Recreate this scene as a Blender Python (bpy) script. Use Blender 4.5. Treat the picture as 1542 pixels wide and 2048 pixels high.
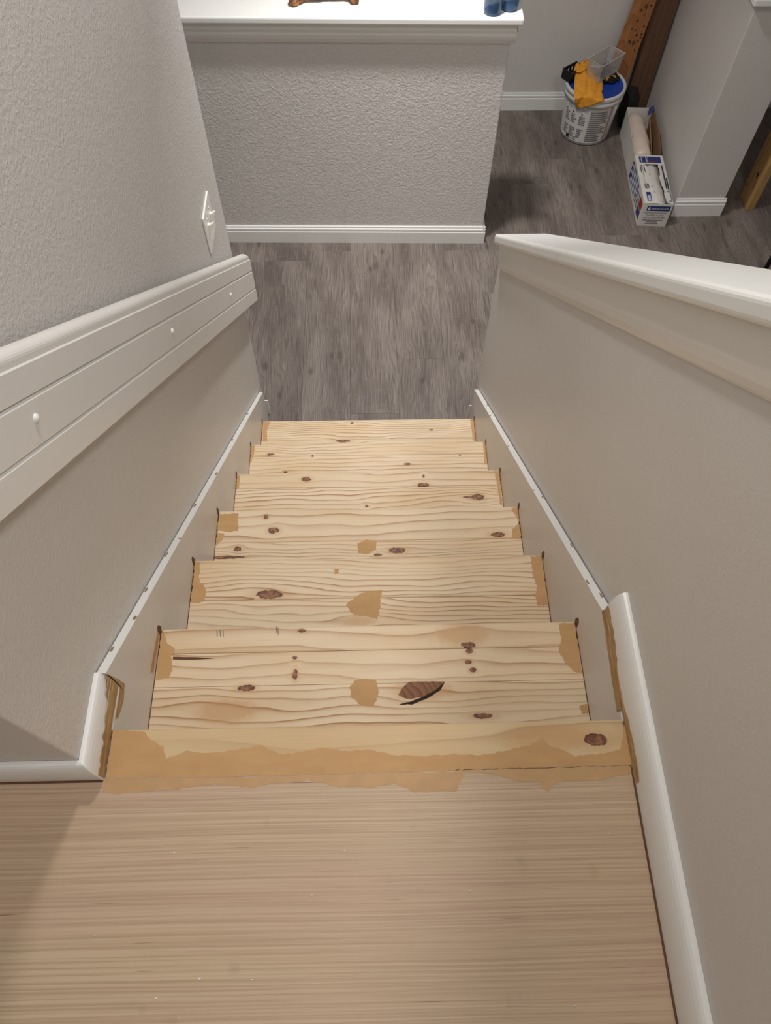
import bpy, bmesh, math, random
from mathutils import Vector, Matrix, noise as mnoise

random.seed(7)
sc = bpy.context.scene
for o in list(bpy.data.objects):
    bpy.data.objects.remove(o)
COL = sc.collection

# ------------------------------------------------------------------ camera
CAM = Vector((0.0096, -0.2881, 1.2119))
PITCH, YAW, ROLL, FPX = 1.0585, 0.0363, 0.0162, 1484.8
CF = Vector((math.sin(YAW) * math.cos(PITCH), math.cos(YAW) * math.cos(PITCH), -math.sin(PITCH)))
_r = Vector((math.cos(YAW), -math.sin(YAW), 0))
_u = _r.cross(CF)
CR = _r * math.cos(ROLL) + _u * math.sin(ROLL)
CU = -_r * math.sin(ROLL) + _u * math.cos(ROLL)
cd = bpy.data.cameras.new('camera')
cam = bpy.data.objects.new('camera', cd)
COL.objects.link(cam)
m = Matrix.Identity(4)
for i in range(3):
    m[i][0], m[i][1], m[i][2], m[i][3] = CR[i], CU[i], -CF[i], CAM[i]
cam.matrix_world = m
cd.sensor_fit = 'VERTICAL'
cd.sensor_height = 24.0
cd.sensor_width = 24.0 * 1542 / 2048
cd.lens = FPX / 2048 * 24.0
cd.clip_start = 0.02
sc.camera = cam

# ------------------------------------------------------------------ world, lamps, exposure
w = bpy.data.worlds.new('world')
sc.world = w
w.use_nodes = True
w.node_tree.nodes['Background'].inputs[0].default_value = (1.0, 0.985, 0.97, 1)
w.node_tree.nodes['Background'].inputs[1].default_value = 0.24


def lamp(name, loc, size, power, color=(1, 0.985, 0.965), spread=180):
    l = bpy.data.lights.new(name, 'AREA')
    l.shape = 'DISK'
    l.size = size
    l.energy = power
    l.color = color
    l.spread = math.radians(spread)
    o = bpy.data.objects.new(name, l)
    o.location = loc
    COL.objects.link(o)
    return o


lamp('stair_downlight', (-0.06, 1.22, 2.10), 0.16, 16)
lamp('stair_foot_downlight', (0.18, 2.34, 1.21), 0.14, 15, spread=108)
lamp('side_fill_light', (0.80, -0.05, 2.25), 0.30, 16)  # added fill that brightens the left wall and rail, no known fixture
lamp('hall_fill_light', (-0.15, -1.35, 2.25), 0.35, 7)  # extra fill added behind to lift the dark wall beside the landing
sc.view_settings.view_transform = 'Standard'
sc.view_settings.look = 'None'
sc.view_settings.exposure = 0.10
sc.view_settings.gamma = 1.0
sc.view_settings.use_curve_mapping = False

# ------------------------------------------------------------------ measured sizes
RISE, RUN, W2 = 0.19, 0.2415, 0.413
FZ = -7 * RISE                       # lower floor
SL = RISE / RUN


def at(px, py, ax, val):
    """the point of the plane (axis ax = val) where a photo measurement falls"""
    d = CF * FPX + CR * (px - 771) - CU * (py - 1024)
    t = (val - CAM[ax]) / d[ax]
    return CAM + d * t


# ------------------------------------------------------------------ colour + node helpers
def lin(c):
    out = []
    for v in c:
        v /= 255.0
        out.append(v / 12.92 if v <= 0.04045 else ((v + 0.055) / 1.055) ** 2.4)
    return tuple(out) + (1.0,)


class NT:
    def __init__(s, name=None, group=None):
        if group:
            s.t = group
            s.b = None
        else:
            s.m = bpy.data.materials.new(name)
            s.m.use_nodes = True
            s.t = s.m.node_tree
            s.b = s.t.nodes['Principled BSDF']

    def n(s, ty, **k):
        x = s.t.nodes.new(ty)
        for a, v in k.items():
            setattr(x, a, v)
        return x

    def put(s, sock, v):
        if isinstance(v, bpy.types.NodeSocket):
            s.t.links.new(v, sock)
        elif v is not None:
            sock.default_value = v

    def m_(s, op, a, b=None, c=None, clamp=False):
        x = s.n('ShaderNodeMath', operation=op, use_clamp=clamp)
        s.put(x.inputs[0], a)
        if b is not None:
            s.put(x.inputs[1], b)
        if c is not None:
            s.put(x.inputs[2], c)
        return x.outputs[0]

    def add(s, a, b): return s.m_('ADD', a, b)
    def sub(s, a, b): return s.m_('SUBTRACT', a, b)
    def mul(s, a, b): return s.m_('MULTIPLY', a, b)
    def div(s, a, b): return s.m_('DIVIDE', a, b)
    def pw(s, a, b): return s.m_('POWER', a, b)

    def mix(s, f, a, b, blend='MIX'):
        x = s.n('ShaderNodeMix', data_type='RGBA', blend_type=blend)
        s.put(x.inputs[0], f)
        s.put(x.inputs[6], a)
        s.put(x.inputs[7], b)
        return x.outputs[2]

    def sep(s, v):
        x = s.n('ShaderNodeSeparateXYZ')
        s.put(x.inputs[0], v)
        return x.outputs

    def comb(s, a, b, c=0.0):
        x = s.n('ShaderNodeCombineXYZ')
        s.put(x.inputs[0], a); s.put(x.inputs[1], b); s.put(x.inputs[2], c)
        return x.outputs[0]

    def noise(s, v, scale=1.0, detail=2.0, rough=0.5, dist=0.0):
        x = s.n('ShaderNodeTexNoise')
        s.put(x.inputs['Vector'], v)
        x.inputs['Scale'].default_value = scale
        x.inputs['Detail'].default_value = detail
        x.inputs['Roughness'].default_value = rough
        x.inputs['Distortion'].default_value = dist
        return x.outputs[0]

    def ss(s, v, a, b):
        x = s.n('ShaderNodeMapRange', interpolation_type='SMOOTHSTEP')
        s.put(x.inputs[0], v)
        x.inputs[1].default_value = a
        x.inputs[2].default_value = b
        return x.outputs[0]

    def obj(s):
        return s.n('ShaderNodeTexCoord').outputs['Object']

    def rand(s):
        return s.n('ShaderNodeObjectInfo').outputs['Random']

    def bump(s, h, strength, dist):
        x = s.n('ShaderNodeBump')
        x.inputs['Strength'].default_value = strength
        x.inputs['Distance'].default_value = dist
        s.put(x.inputs['Height'], h)
        s.t.links.new(x.outputs[0], s.b.inputs['Normal'])

    def out(s, col, rough=0.5, spec=0.5):
        s.put(s.b.inputs['Base Color'], col)
        s.put(s.b.inputs['Roughness'], rough)
        s.b.inputs['Specular IOR Level'].default_value = spec
        return s.m


def plain(name, c, rough=0.5, var=0.06, scale=30, bump=0.0, bscale=200, metal=0.0, spec=0.5):
    s = NT(name)
    o = s.obj()
    nz = s.noise(o, scale, 3)
    d = tuple(x * (1 - var) for x in c)
    l = tuple(min(255, x * (1 + var)) for x in c)
    col = s.mix(nz, lin(d), lin(l))
    if bump:
        s.bump(s.noise(o, bscale, 3), bump, 0.002)
    s.b.inputs['Metallic'].default_value = metal
    return s.out(col, rough, spec)


def wall_mat(name, c, strength=0.5, scale=95):
    s = NT(name)
    o = s.n('ShaderNodeNewGeometry').outputs['Position']
    a = s.noise(o, scale, 3, 0.55, 0.6)
    b = s.noise(o, scale * 2.6, 2, 0.5)
    h = s.add(s.ss(a, 0.42, 0.62), s.mul(b, 0.35))
    s.bump(h, strength, 0.0022)
    big = s.noise(o, 2.2, 2)
    col = s.mix(big, lin(tuple(x * 0.97 for x in c)), lin(c))
    return s.out(col, 0.42, 0.45)


PAINT = (216, 211, 206)
M = {}
M['wall'] = wall_mat('wall_paint', PAINT, 0.27, 130)
M['wall_fine'] = wall_mat('wall_paint_smooth', PAINT, 0.14, 190)
M['wall_half'] = wall_mat('wall_paint_knockdown', PAINT, 0.48, 88)
M['beige'] = plain('beige_trim_paint', (214, 209, 203), 0.35, 0.02, 4, 0.05, 60)
M['white'] = plain('white_trim_paint', (236, 235, 231), 0.32, 0.015, 6, 0.05, 80)
M['cream'] = plain('rail_paint', (228, 224, 218), 0.34, 0.015, 5, 0.04, 60)
M['ceil'] = plain('ceiling_paint', (225, 222, 216), 0.9, 0.02)
M['sub'] = plain('subfloor', (60, 52, 46), 0.9)
M['dark'] = plain('dark_gap', (48, 34, 24), 0.9)
M['brown_gap'] = plain('stained_gap', (92, 60, 34), 0.7, 0.3, 60)
M['chip'] = plain('bare_chip', (140, 112, 84), 0.8, 0.3, 200)
M['black'] = plain('black_plastic', (22, 22, 23), 0.45, 0.2, 60)
M['blackcloth'] = plain('black_cloth', (14, 14, 15), 0.9, 0.3, 50, 0.4, 120)
M['bucket'] = plain('bucket_plastic', (206, 205, 203), 0.4, 0.03, 10)
M['blue'] = plain('blue_lid', (28, 66, 160), 0.4, 0.08, 20)
M['print'] = plain('grey_print', (128, 126, 126), 0.6, 0.08, 80)
M['print2'] = plain('faint_print', (172, 180, 196), 0.6, 0.08, 80)
M['printblack'] = plain('black_print', (40, 40, 42), 0.6, 0.1)
M['label'] = plain('paper_label', (214, 212, 208), 0.55, 0.03)
M['pinkedge'] = plain('label_edge', (176, 152, 142), 0.6, 0.05)
M['boxwhite'] = plain('box_card_white', (214, 210, 203), 0.6, 0.04, 20)
M['boxin'] = plain('box_card_brown', (140, 108, 76), 0.8, 0.1, 30)
M['boxblue'] = plain('box_print_blue', (34, 52, 112), 0.55, 0.08, 60)
M['boxred'] = plain('box_print_red', (150, 44, 44), 0.55, 0.08, 60)
M['boxink'] = plain('box_print_ink', (44, 46, 66), 0.6, 0.1, 60)
M['boxlt'] = plain('box_print_white', (224, 226, 232), 0.6, 0.03)
M['film'] = plain('plastic_film_roll', (214, 196, 184), 0.35, 0.05, 40, 0.3, 50)
M['film2'] = plain('plastic_film_roll_white', (212, 206, 199), 0.35, 0.05, 40, 0.3, 50)
M['glove'] = plain('tan_leather', (222, 150, 44), 0.75, 0.16, 45, 0.5, 130)
M['glovelt'] = plain('tan_leather_edge', (236, 180, 88), 0.75, 0.1, 60)
M['screw'] = plain('screw_steel', (120, 118, 114), 0.35, 0.5, 200, metal=0.8)
M['switch'] = plain('switch_plastic', (240, 238, 232), 0.3, 0.01)
M['bone'] = None
M['filler'] = None


def filler_mat():
    s = NT('wood_filler')
    o = s.n('ShaderNodeNewGeometry').outputs['Position']
    x, y, z = s.sep(o)
    a = s.noise(s.comb(s.mul(x, 14), s.mul(y, 60), s.mul(z, 20)), 1, 3)
    b = s.noise(o, 35, 3)
    col = s.mix(a, lin((184, 143, 97)), lin((201, 161, 112)))
    col = s.mix(s.mul(s.ss(b, 0.5, 0.75), 0.5), col, lin((188, 144, 98)))
    return s.out(col, 0.65, 0.3)


M['filler'] = filler_mat()


def smear_mat():
    s = NT('filler_smear_glaze')
    o = s.n('ShaderNodeNewGeometry').outputs['Position']
    x, y, z = s.sep(o)
    a = s.noise(s.comb(s.mul(x, 160), s.mul(y, 14), s.mul(z, 160)), 1, 3, 0.6)
    col = s.mix(s.ss(a, 0.38, 0.6), lin((160, 124, 80)), lin((190, 154, 106)))
    col = s.mix(s.ss(a, 0.60, 0.68), col, lin((222, 208, 182)))
    return s.out(col, 0.55, 0.3)


M['smear'] = smear_mat()


def knot_group():
    g = bpy.data.node_groups.new('knot_field', 'ShaderNodeTree')
    for nm in ('u', 'v', 'ku', 'kv', 'ru', 'rv', 'wob'):
        g.interface.new_socket(nm, in_out='INPUT', socket_type='NodeSocketFloat')
    for nm in ('dv', 'core', 'halo', 'd'):
        g.interface.new_socket(nm, in_out='OUTPUT', socket_type='NodeSocketFloat')
    s = NT(group=g)
    i = s.n('NodeGroupInput').outputs
    o = s.n('NodeGroupOutput')
    du = s.sub(i[0], i[2])
    dv = s.sub(i[1], i[3])
    a = s.div(du, s.mul(i[4], 3.2))
    b = s.div(dv, s.mul(i[5], 2.6))
    g_ = s.m_('EXPONENT', s.mul(s.add(s.mul(a, a), s.mul(b, b)), -1.0))
    push = s.mul(s.mul(dv, 0.86), g_)
    a2 = s.div(du, i[4])
    b2 = s.div(dv, i[5])
    d = s.m_('SQRT', s.add(s.mul(a2, a2), s.mul(b2, b2)))
    d = s.add(d, s.mul(s.sub(i[6], 0.5), 0.9))
    core = s.ss(d, 1.08, 0.90)
    halo = s.ss(d, 2.3, 0.95)
    for k, v in enumerate((push, core, halo, d)):
        s.t.links.new(v, o.inputs[k])
    return g


KG = knot_group()


def pine(name, knots, seed, freq=62, tone=0.0, amp=0.62, red=0.0):
    """edge-glued pine; grain runs along x; knots = (u, v, ru, rv, kind) in metres"""
    s = NT(name)
    o = s.obj()
    u, v, z = s.sep(o)
    uu = s.add(u, seed * 3.71)
    n1 = s.noise(s.comb(s.mul(uu, 2.0), s.mul(v, 7.0), seed), 1.0, 2, 0.5)
    n2 = s.noise(s.comb(s.mul(uu, 7.0), s.mul(v, 26.0), seed + 5), 1.0, 2, 0.5)
    wob = s.noise(s.comb(s.mul(uu, 110), s.mul(v, 110), seed), 1.0, 2)
    vv = s.add(s.add(s.sub(v, z), s.mul(s.sub(n1, 0.5), 0.085)), s.mul(s.sub(n2, 0.5), 0.012))
    core = halo = kd = None
    for (ku, kv, ru, rv, kind) in knots:
        x = s.n('ShaderNodeGroup')
        x.node_tree = KG
        s.put(x.inputs[0], u); s.put(x.inputs[1], v); s.put(x.inputs[6], wob)
        x.inputs[2].default_value = ku
        x.inputs[3].default_value = kv
        x.inputs[4].default_value = ru
        x.inputs[5].default_value = rv
        vv = s.sub(vv, x.outputs[0])
        hs = s.mul(x.outputs[2], 0.55 if kind != 'halo' else 0.9)
        halo = hs if halo is None else s.m_('MAXIMUM', halo, hs)
        if kind != 'halo':
            core = x.outputs[1] if core is None else s.m_('MAXIMUM', core, x.outputs[1])
            kd = x.outputs[3] if kd is None else s.m_('MINIMUM', kd, x.outputs[3])
    ph = s.m_('FRACT', s.add(s.mul(vv, freq), seed * 0.37))
    late = s.mul(s.pw(ph, 5.0), s.ss(ph, 1.0, 0.93))
    n3 = s.noise(s.comb(s.mul(uu, 1.6), s.mul(v, 15.0), seed + 9), 1.0, 2)
    late = s.mul(late, s.m_('MULTIPLY_ADD', s.ss(n3, 0.25, 0.75), 1.1, 0.35))
    fib = s.noise(s.comb(s.mul(uu, 6.0), s.mul(v, 420.0), s.mul(z, 420.0)), 1.0, 2)
    n4 = s.noise(s.comb(s.mul(uu, 2.4), s.mul(v, 9.0), seed + 19), 1.0, 3)
    k = 0.955 + tone
    wg, wb = 1 - 0.04 * red, 1 - 0.12 * red
    lightc = lin((239 * k, 218 * k * wg, 186 * k * wb))
    light2 = lin((232 * k, 203 * k * wg, 163 * k * wb))
    darkc = lin((178 * k, 130 * k, 84 * k))
    base = s.mix(s.ss(n4, 0.35, 0.75), lightc, light2)
    col = s.mix(s.mul(late, amp), base, darkc)
    col = s.mix(s.mul(s.ss(fib, 0.45, 0.8), 0.14), col, lin((170, 125, 80)))
    if halo is not None:
        col = s.mix(s.mul(halo, 0.62), col, lin((194, 146, 96)))
    if core is not None:
        kc = s.mix(s.ss(wob, 0.3, 0.7), lin((104, 66, 46)), lin((158, 112, 82)))
        kc = s.mix(s.mul(s.ss(kd, 0.70, 0.98), s.ss(n2, 0.35, 0.6)), kc, lin((58, 36, 26)))
        col = s.mix(core, col, kc)
    s.bump(s.add(late, s.mul(fib, 0.4)), 0.10, 0.0006)
    return s.out(col, 0.5, 0.35)


def ply_mat():
    s = NT('landing_veneer')
    o = s.n('ShaderNodeNewGeometry').outputs['Position']
    x, y, z = s.sep(o)
    n1 = s.noise(s.comb(s.mul(x, 1.3), s.mul(y, 6.0)), 1.0, 2)
    vv = s.add(y, s.mul(s.sub(n1, 0.5), 0.012))
    a = s.noise(s.comb(s.mul(x, 1.3), s.mul(vv, 310.0)), 1.0, 3, 0.6)
    b = s.noise(s.comb(s.mul(x, 9.0), s.mul(vv, 420.0), 3.0), 1.0, 2, 0.5)
    c = s.noise(s.comb(s.mul(x, 1.1), s.mul(vv, 5.0), 8.0), 1.0, 2)
    col = s.mix(s.ss(a, 0.34, 0.66), lin((180, 154, 127)), lin((201, 178, 149)))
    col = s.mix(s.mul(s.ss(c, 0.42, 0.68), 0.45), col, lin((194, 158, 140)))
    st = s.noise(s.comb(s.mul(x, 7.0), s.mul(vv, 260.0), 21.0), 1.0, 1, 0.4)
    col = s.mix(s.mul(s.ss(st, 0.73, 0.80), 0.75), col, lin((120, 78, 56)))
    col = s.mix(s.mul(s.ss(b, 0.5, 0.8), 0.22), col, lin((150, 112, 86)))
    blot = s.noise(o, 17, 2)
    col = s.mix(s.mul(s.ss(blot, 0.66, 0.78), 0.18), col, lin((120, 100, 84)))
    s.bump(a, 0.08, 0.0005)
    return s.out(col, 0.42, 0.4)


def lvp_mat():
    s = NT('grey_oak_plank')
    o = s.obj()
    r = s.rand()
    x, y, z = s.sep(o)
    off = s.mul(r, 37.0)
    n1 = s.noise(s.comb(s.mul(x, 7.0), s.add(s.mul(y, 1.7), off), off), 1.0, 3, 0.5)
    n1b = s.noise(s.comb(s.mul(x, 15.0), s.add(s.mul(y, 6.0), off), off), 1.0, 2, 0.5)
    vv = s.add(s.add(x, s.mul(s.sub(n1, 0.5), 0.17)), s.mul(s.sub(n1b, 0.5), 0.02))
    core = halo = None
    wob = s.noise(s.comb(s.mul(x, 70), s.mul(y, 50), off), 1.0, 2)
    for a, b, ru, rv in ((7.3, 3.1, 0.016, 0.007), (13.7, 5.9, 0.022, 0.009), (29.1, 11.3, 0.014, 0.006)):
        g = s.n('ShaderNodeGroup')
        g.node_tree = KG
        s.put(g.inputs[0], y); s.put(g.inputs[1], x); s.put(g.inputs[6], wob)
        s.put(g.inputs[2], s.m_('MULTIPLY_ADD', s.m_('FRACT', s.mul(r, a)), 1.1, 0.06))
        s.put(g.inputs[3], s.m_('MULTIPLY_ADD', s.m_('FRACT', s.mul(r, b)), 0.14, -0.07))
        g.inputs[4].default_value = ru
        g.inputs[5].default_value = rv
        vv = s.sub(vv, g.outputs[0])
        core = g.outputs[1] if core is None else s.m_('MAXIMUM', core, g.outputs[1])
        halo = g.outputs[2] if halo is None else s.m_('MAXIMUM', halo, g.outputs[2])
    ph = s.m_('FRACT', s.mul(vv, 78.0))
    ring = s.mul(s.pw(ph, 2.2), s.ss(ph, 1.0, 0.85))
    fib = s.noise(s.comb(s.mul(x, 380.0), s.add(s.mul(y, 7.0), off), 0.0), 1.0, 3, 0.6)
    big = s.noise(s.comb(s.mul(x, 9.0), s.add(s.mul(y, 2.2), off), 5.0), 1.0, 3, 0.55)
    saw = s.noise(s.comb(s.mul(x, 10.0), s.add(s.mul(y, 230.0), off), 2.0), 1.0, 2)
    kx = s.noise(s.comb(s.mul(x, 16.0), s.add(s.mul(y, 6.5), off), 11.0), 1.0, 1)
    col = s.mix(s.ss(big, 0.25, 0.75), lin((108, 97, 91)), lin((146, 135, 127)))
    col = s.mix(s.mul(ring, 0.55), col, lin((74, 63, 58)))
    col = s.mix(s.mul(s.ss(fib, 0.50, 0.68), 0.6), col, lin((76, 66, 61)))
    col = s.mix(s.mul(s.ss(fib, 0.46, 0.30), 0.36), col, lin((184, 174, 166)))
    col = s.mix(s.mul(s.ss(saw, 0.62, 0.75), 0.16), col, lin((196, 188, 180)))
    col = s.mix(s.mul(s.ss(kx, 0.70, 0.80), 0.6), col, lin((70, 60, 55)))
    col = s.mix(s.mul(halo, 0.30), col, lin((82, 71, 65)))
    col = s.mix(s.mul(core, 0.34), col, lin((62, 53, 48)))
    v = s.m_('MULTIPLY_ADD', r, 0.16, 0.83)
    hs = s.n('ShaderNodeHueSaturation')
    s.put(hs.inputs['Value'], v)
    s.put(hs.inputs['Color'], col)
    s.bump(s.add(ring, fib), 0.10, 0.0006)
    return s.out(hs.outputs[0], 0.5, 0.35)


def lumber(name, c1, c2, freq=70):
    s = NT(name)
    o = s.obj()
    x, y, z = s.sep(o)
    n1 = s.noise(s.comb(s.mul(x, 8), s.mul(y, 8), s.mul(z, 2.0)), 1, 2)
    vv = s.add(s.add(x, s.mul(y, 0.7)), s.mul(n1, 0.12))
    ph = s.m_('FRACT', s.mul(vv, freq))
    nz = s.noise(o, 9, 3)
    col = s.mix(s.pw(ph, 2.0), lin(c1), lin(c2))
    col = s.mix(s.mul(nz, 0.4), col, lin(tuple(v * 0.75 for v in c1)))
    return s.out(col, 0.7, 0.25)


def bone_mat():
    s = NT('chew_bone')
    o = s.obj()
    a = s.noise(o, 45, 4, 0.6)
    col = s.mix(s.ss(a, 0.35, 0.65), lin((104, 56, 32)), lin((188, 136, 88)))
    s.bump(a, 0.6, 0.003)
    return s.out(col, 0.6, 0.3)


def glass_mat(name, c, rough=0.08):
    s = NT(name)
    s.b.inputs['Transmission Weight'].default_value = 0.92
    s.b.inputs['IOR'].default_value = 1.40
    nz = s.noise(s.obj(), 20, 2)
    col = s.mix(nz, lin(tuple(x * 0.96 for x in c)), lin(c))
    return s.out(col, rough, 0.5)


def clear_mat():
    s = NT('cloudy_clear_plastic')
    s.b.inputs['Alpha'].default_value = 0.24
    nz = s.noise(s.obj(), 30, 2)
    return s.out(s.mix(nz, lin((196, 194, 190)), lin((216, 214, 210))), 0.25, 0.6)


M['ply'] = ply_mat()
M['lvp'] = lvp_mat()
M['bone'] = bone_mat()
M['post'] = lumber('reddish_lumber', (172, 116, 72), (140, 90, 54), 60)
M['darkboard'] = lumber('dark_brown_board', (112, 84, 64), (96, 70, 52), 30)
M['newwood'] = lumber('yellow_lumber', (206, 168, 112), (172, 130, 78), 48)
M['bottle'] = glass_mat('blue_bottle_plastic', (72, 108, 148), 0.12)
M['bottle'].node_tree.nodes['Principled BSDF'].inputs['Transmission Weight'].default_value = 0.0
M['bottle'].node_tree.nodes['Principled BSDF'].inputs['Alpha'].default_value = 0.74
M['bottlebase'] = plain('deep_blue_bottle_base', (28, 56, 104), 0.3, 0.1)
M['clear'] = clear_mat()


# ------------------------------------------------------------------ object helpers
def tag(o, label=None, cat=None, group=None, kind=None):
    if label: o['label'] = label
    if cat: o['category'] = cat
    if group: o['group'] = group
    if kind: o['kind'] = kind
    return o


def empty(name, loc, rz=0.0, parent=None):
    o = bpy.data.objects.new(name, None)
    o.empty_display_size = 0.05
    o.location = loc
    o.rotation_euler = (0, 0, rz)
    COL.objects.link(o)
    if parent:
        o.parent = parent
    return o


def wloc(p):
    v = Vector((0, 0, 0))
    while p:
        v += p.location
        p = p.parent
    return v


def mk(name, verts, faces, mat, parent=None, local=False, smooth=False, bevel=0.0, origin=None, segs=2):
    """one mesh object. verts in world metres (or in the parent's frame when local)"""
    verts = [Vector(v) for v in verts]
    if parent is not None:
        if not local:
            pl = wloc(parent)
            verts = [v - pl for v in verts]
        loc = Vector((0, 0, 0))
        if origin is not None:
            loc = Vector(origin)
            verts = [v - loc for v in verts]
    else:
        if origin is None:
            xs, ys, zs = zip(*verts)
            origin = ((min(xs) + max(xs)) / 2, (min(ys) + max(ys)) / 2, min(zs))
        loc = Vector(origin)
        verts = [v - loc for v in verts]
    me = bpy.data.meshes.new(name)
    me.from_pydata([tuple(v) for v in verts], [], faces)
    mats = mat if isinstance(mat, (list, tuple)) else [mat]
    for x in mats:
        me.materials.append(x)
    bm = bmesh.new()
    bm.from_mesh(me)
    bmesh.ops.recalc_face_normals(bm, faces=bm.faces)
    bm.to_mesh(me)
    bm.free()
    o = bpy.data.objects.new(name, me)
    o.location = loc
    COL.objects.link(o)
    if parent is not None:
        o.parent = parent
    if smooth:
        for p in me.polygons:
            p.use_smooth = True
    if bevel > 0:
        b = o.modifiers.new('bevel', 'BEVEL')
        b.width = bevel
        b.segments = segs
        b.limit_method = 'ANGLE'
        b.angle_limit = math.radians(40)
    return o


def boxvf(x0, x1, y0, y1, z0, z1):
    v = [(x, y, z) for z in (z0, z1) for y in (y0, y1) for x in (x0, x1)]
    f = [(0, 2, 3, 1), (4, 5, 7, 6), (0, 1, 5, 4), (2, 6, 7, 3), (0, 4, 6, 2), (1, 3, 7, 5)]
    return v, f


def box(name, b, mat, parent=None, **k):
    v, f = boxvf(*b)
    return mk(name, v, f, mat, parent, **k)


def sweepvf(profile, origin, e1, e2, d, length):
    """closed profile (a, b) -> origin + a*e1 + b*e2, run along d"""
    origin, e1, e2, d = Vector(origin), Vector(e1), Vector(e2), Vector(d)
    n = len(profile)
    v = [origin + e1 * a + e2 * b for a, b in profile]
    v += [p + d * length for p in v[:n]]
    f = [(i, (i + 1) % n, n + (i + 1) % n, n + i) for i in range(n)]
    f += [tuple(range(n - 1, -1, -1)), tuple(range(n, 2 * n))]
    return v, f


def sweep(name, profile, origin, e1, e2, d, length, mat, parent=None, **k):
    v, f = sweepvf(profile, origin, e1, e2, d, length)
    return mk(name, v, f, mat, parent, **k)


def joinvf(parts):
    V, F = [], []
    for v, f in parts:
        b = len(V)
        V += [Vector(p) for p in v]
        F += [tuple(i + b for i in q) for q in f]
    return V, F


def lathe(name, prof, center, mat, parent=None, seg=40, smooth=True, **k):
    V, F = [], []
    n = len(prof)
    for i in range(seg):
        a = 2 * math.pi * i / seg
        for r, z in prof:
            V.append((center[0] + r * math.cos(a), center[1] + r * math.sin(a), center[2] + z))
    for i in range(seg):
        j = (i + 1) % seg
        for q in range(n - 1):
            F.append((i * n + q, j * n + q, j * n + q + 1, i * n + q + 1))
    F.append(tuple(i * n for i in range(seg)))
    F.append(tuple(i * n + n - 1 for i in range(seg)))
    o = mk(name, V, F, mat, parent, smooth=smooth, **k)
    return o


def ragged(poly, step=0.006, amp=0.0016, seed=0):
    """roughen a world-space outline (list of Vectors) within its own plane"""
    rnd = random.Random(seed)
    out = []
    n = len(poly)
    nrm = (poly[1] - poly[0]).cross(poly[2] - poly[1]).normalized()
    for i in range(n):
        a, b = poly[i], poly[(i + 1) % n]
        L = (b - a).length
        k = max(1, int(L / step))
        side = (b - a).cross(nrm).normalized() if L > 1e-6 else Vector((0, 0, 0))
        for j in range(k):
            t = j / k
            p = a.lerp(b, t)
            p = p + side * rnd.uniform(-amp, amp)
            out.append(p)
    return out


def patch(name, pts, up, mat, parent, thick=0.0005, step=0.006, amp=0.0016, seed=0):
    """thin skin of filler with a ragged outline lying on a face"""
    up = Vector(up)
    p = ragged([Vector(q) for q in pts], step, amp, seed)
    n = len(p)
    bm = bmesh.new()
    lo = [bm.verts.new(q) for q in p]
    hi = [bm.verts.new(q + up * thick) for q in p]
    bm.faces.new(hi)
    for i in range(n):
        bm.faces.new((lo[i], lo[(i + 1) % n], hi[(i + 1) % n], hi[i]))
    bmesh.ops.triangulate(bm, faces=[f for f in bm.faces if len(f.verts) > 4])
    bm.verts.index_update()
    V = [v.co.copy() for v in bm.verts]
    F = [tuple(v.index for v in f.verts) for f in bm.faces]
    bm.free()
    return mk(name, V, F, mat, parent)


def text(body, size, loc, e1, e2, mat, parent, width=None, name='lettering', local=False):
    """flat lettering: first line starts at loc, running along e1, up = e2"""
    cu = bpy.data.curves.new('t', 'FONT')
    cu.body = body
    cu.size = size
    ob = bpy.data.objects.new('t', cu)
    COL.objects.link(ob)
    dg = bpy.context.evaluated_depsgraph_get()
    me = ob.evaluated_get(dg).to_mesh()
    V = [v.co.copy() for v in me.vertices]
    F = [tuple(p.vertices) for p in me.polygons]
    ob.evaluated_get(dg).to_mesh_clear()
    bpy.data.objects.remove(ob)
    bpy.data.curves.remove(cu)
    if not V:
        return None
    sx = 1.0
    if width:
        sx = width / max(v.x for v in V)
    e1, e2, loc = Vector(e1), Vector(e2), Vector(loc)
    W = [loc + e1 * (v.x * sx) + e2 * v.y for v in V]
    return mk(name, W, F, mat, parent, local=local)


X, Y, Z = Vector((1, 0, 0)), Vector((0, 1, 0)), Vector((0, 0, 1))
S = Vector((0, RUN, -RISE)).normalized()         # down the stairs
SP = Vector((0, RISE, RUN)).normalized()         # square to the stairs, up

# ================================================================== THE SETTING
# ---- lower floor of grey planks
fl = box('floor', (-2.3, 3.4, 1.25, 3.95, FZ - 0.03, FZ - 0.0062), M['sub'])
tag(fl, 'grey-brown oak plank floor at the foot of the stairs', 'floor', kind='structure')
PW, PL = 0.2078, 1.22
pv, pf = boxvf(-PW / 2 + 0.0001, PW / 2 - 0.0001, 0.0001, PL - 0.0001, -0.006, 0)
pme = bpy.data.meshes.new('plank')
pme.from_pydata(pv, [], pf)
pme.materials.append(M['lvp'])
bm = bmesh.new(); bm.from_mesh(pme)
bmesh.ops.recalc_face_normals(bm, faces=bm.faces)
bmesh.ops.bevel(bm, geom=[e for e in bm.edges if all(v.co.z > -0.001 for v in e.verts)], offset=0.0008, segments=1, affect='EDGES')
bm.to_mesh(pme); bm.free()
joints = {0: 2.545, 1: 2.611, 2: 1.62, 3: 1.30 + 0.62, 4: 2.607}
rp = random.Random(3)
for c in range(-7, 14):
    xc = -0.493 + PW * (c + 0.5)
    j = joints.get(c, 1.3 + rp.random() * PL)
    y = j
    while y > 1.27:
        y -= PL
    y = max(y, j - 2 * PL)
    while y < 3.9:
        if y + PL > 1.3 and xc < 2.4:
            o = bpy.data.objects.new('plank', pme)
            o.parent = fl
            o.location = Vector((xc, y, FZ)) - fl.location
            COL.objects.link(o)
        y += PL

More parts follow.
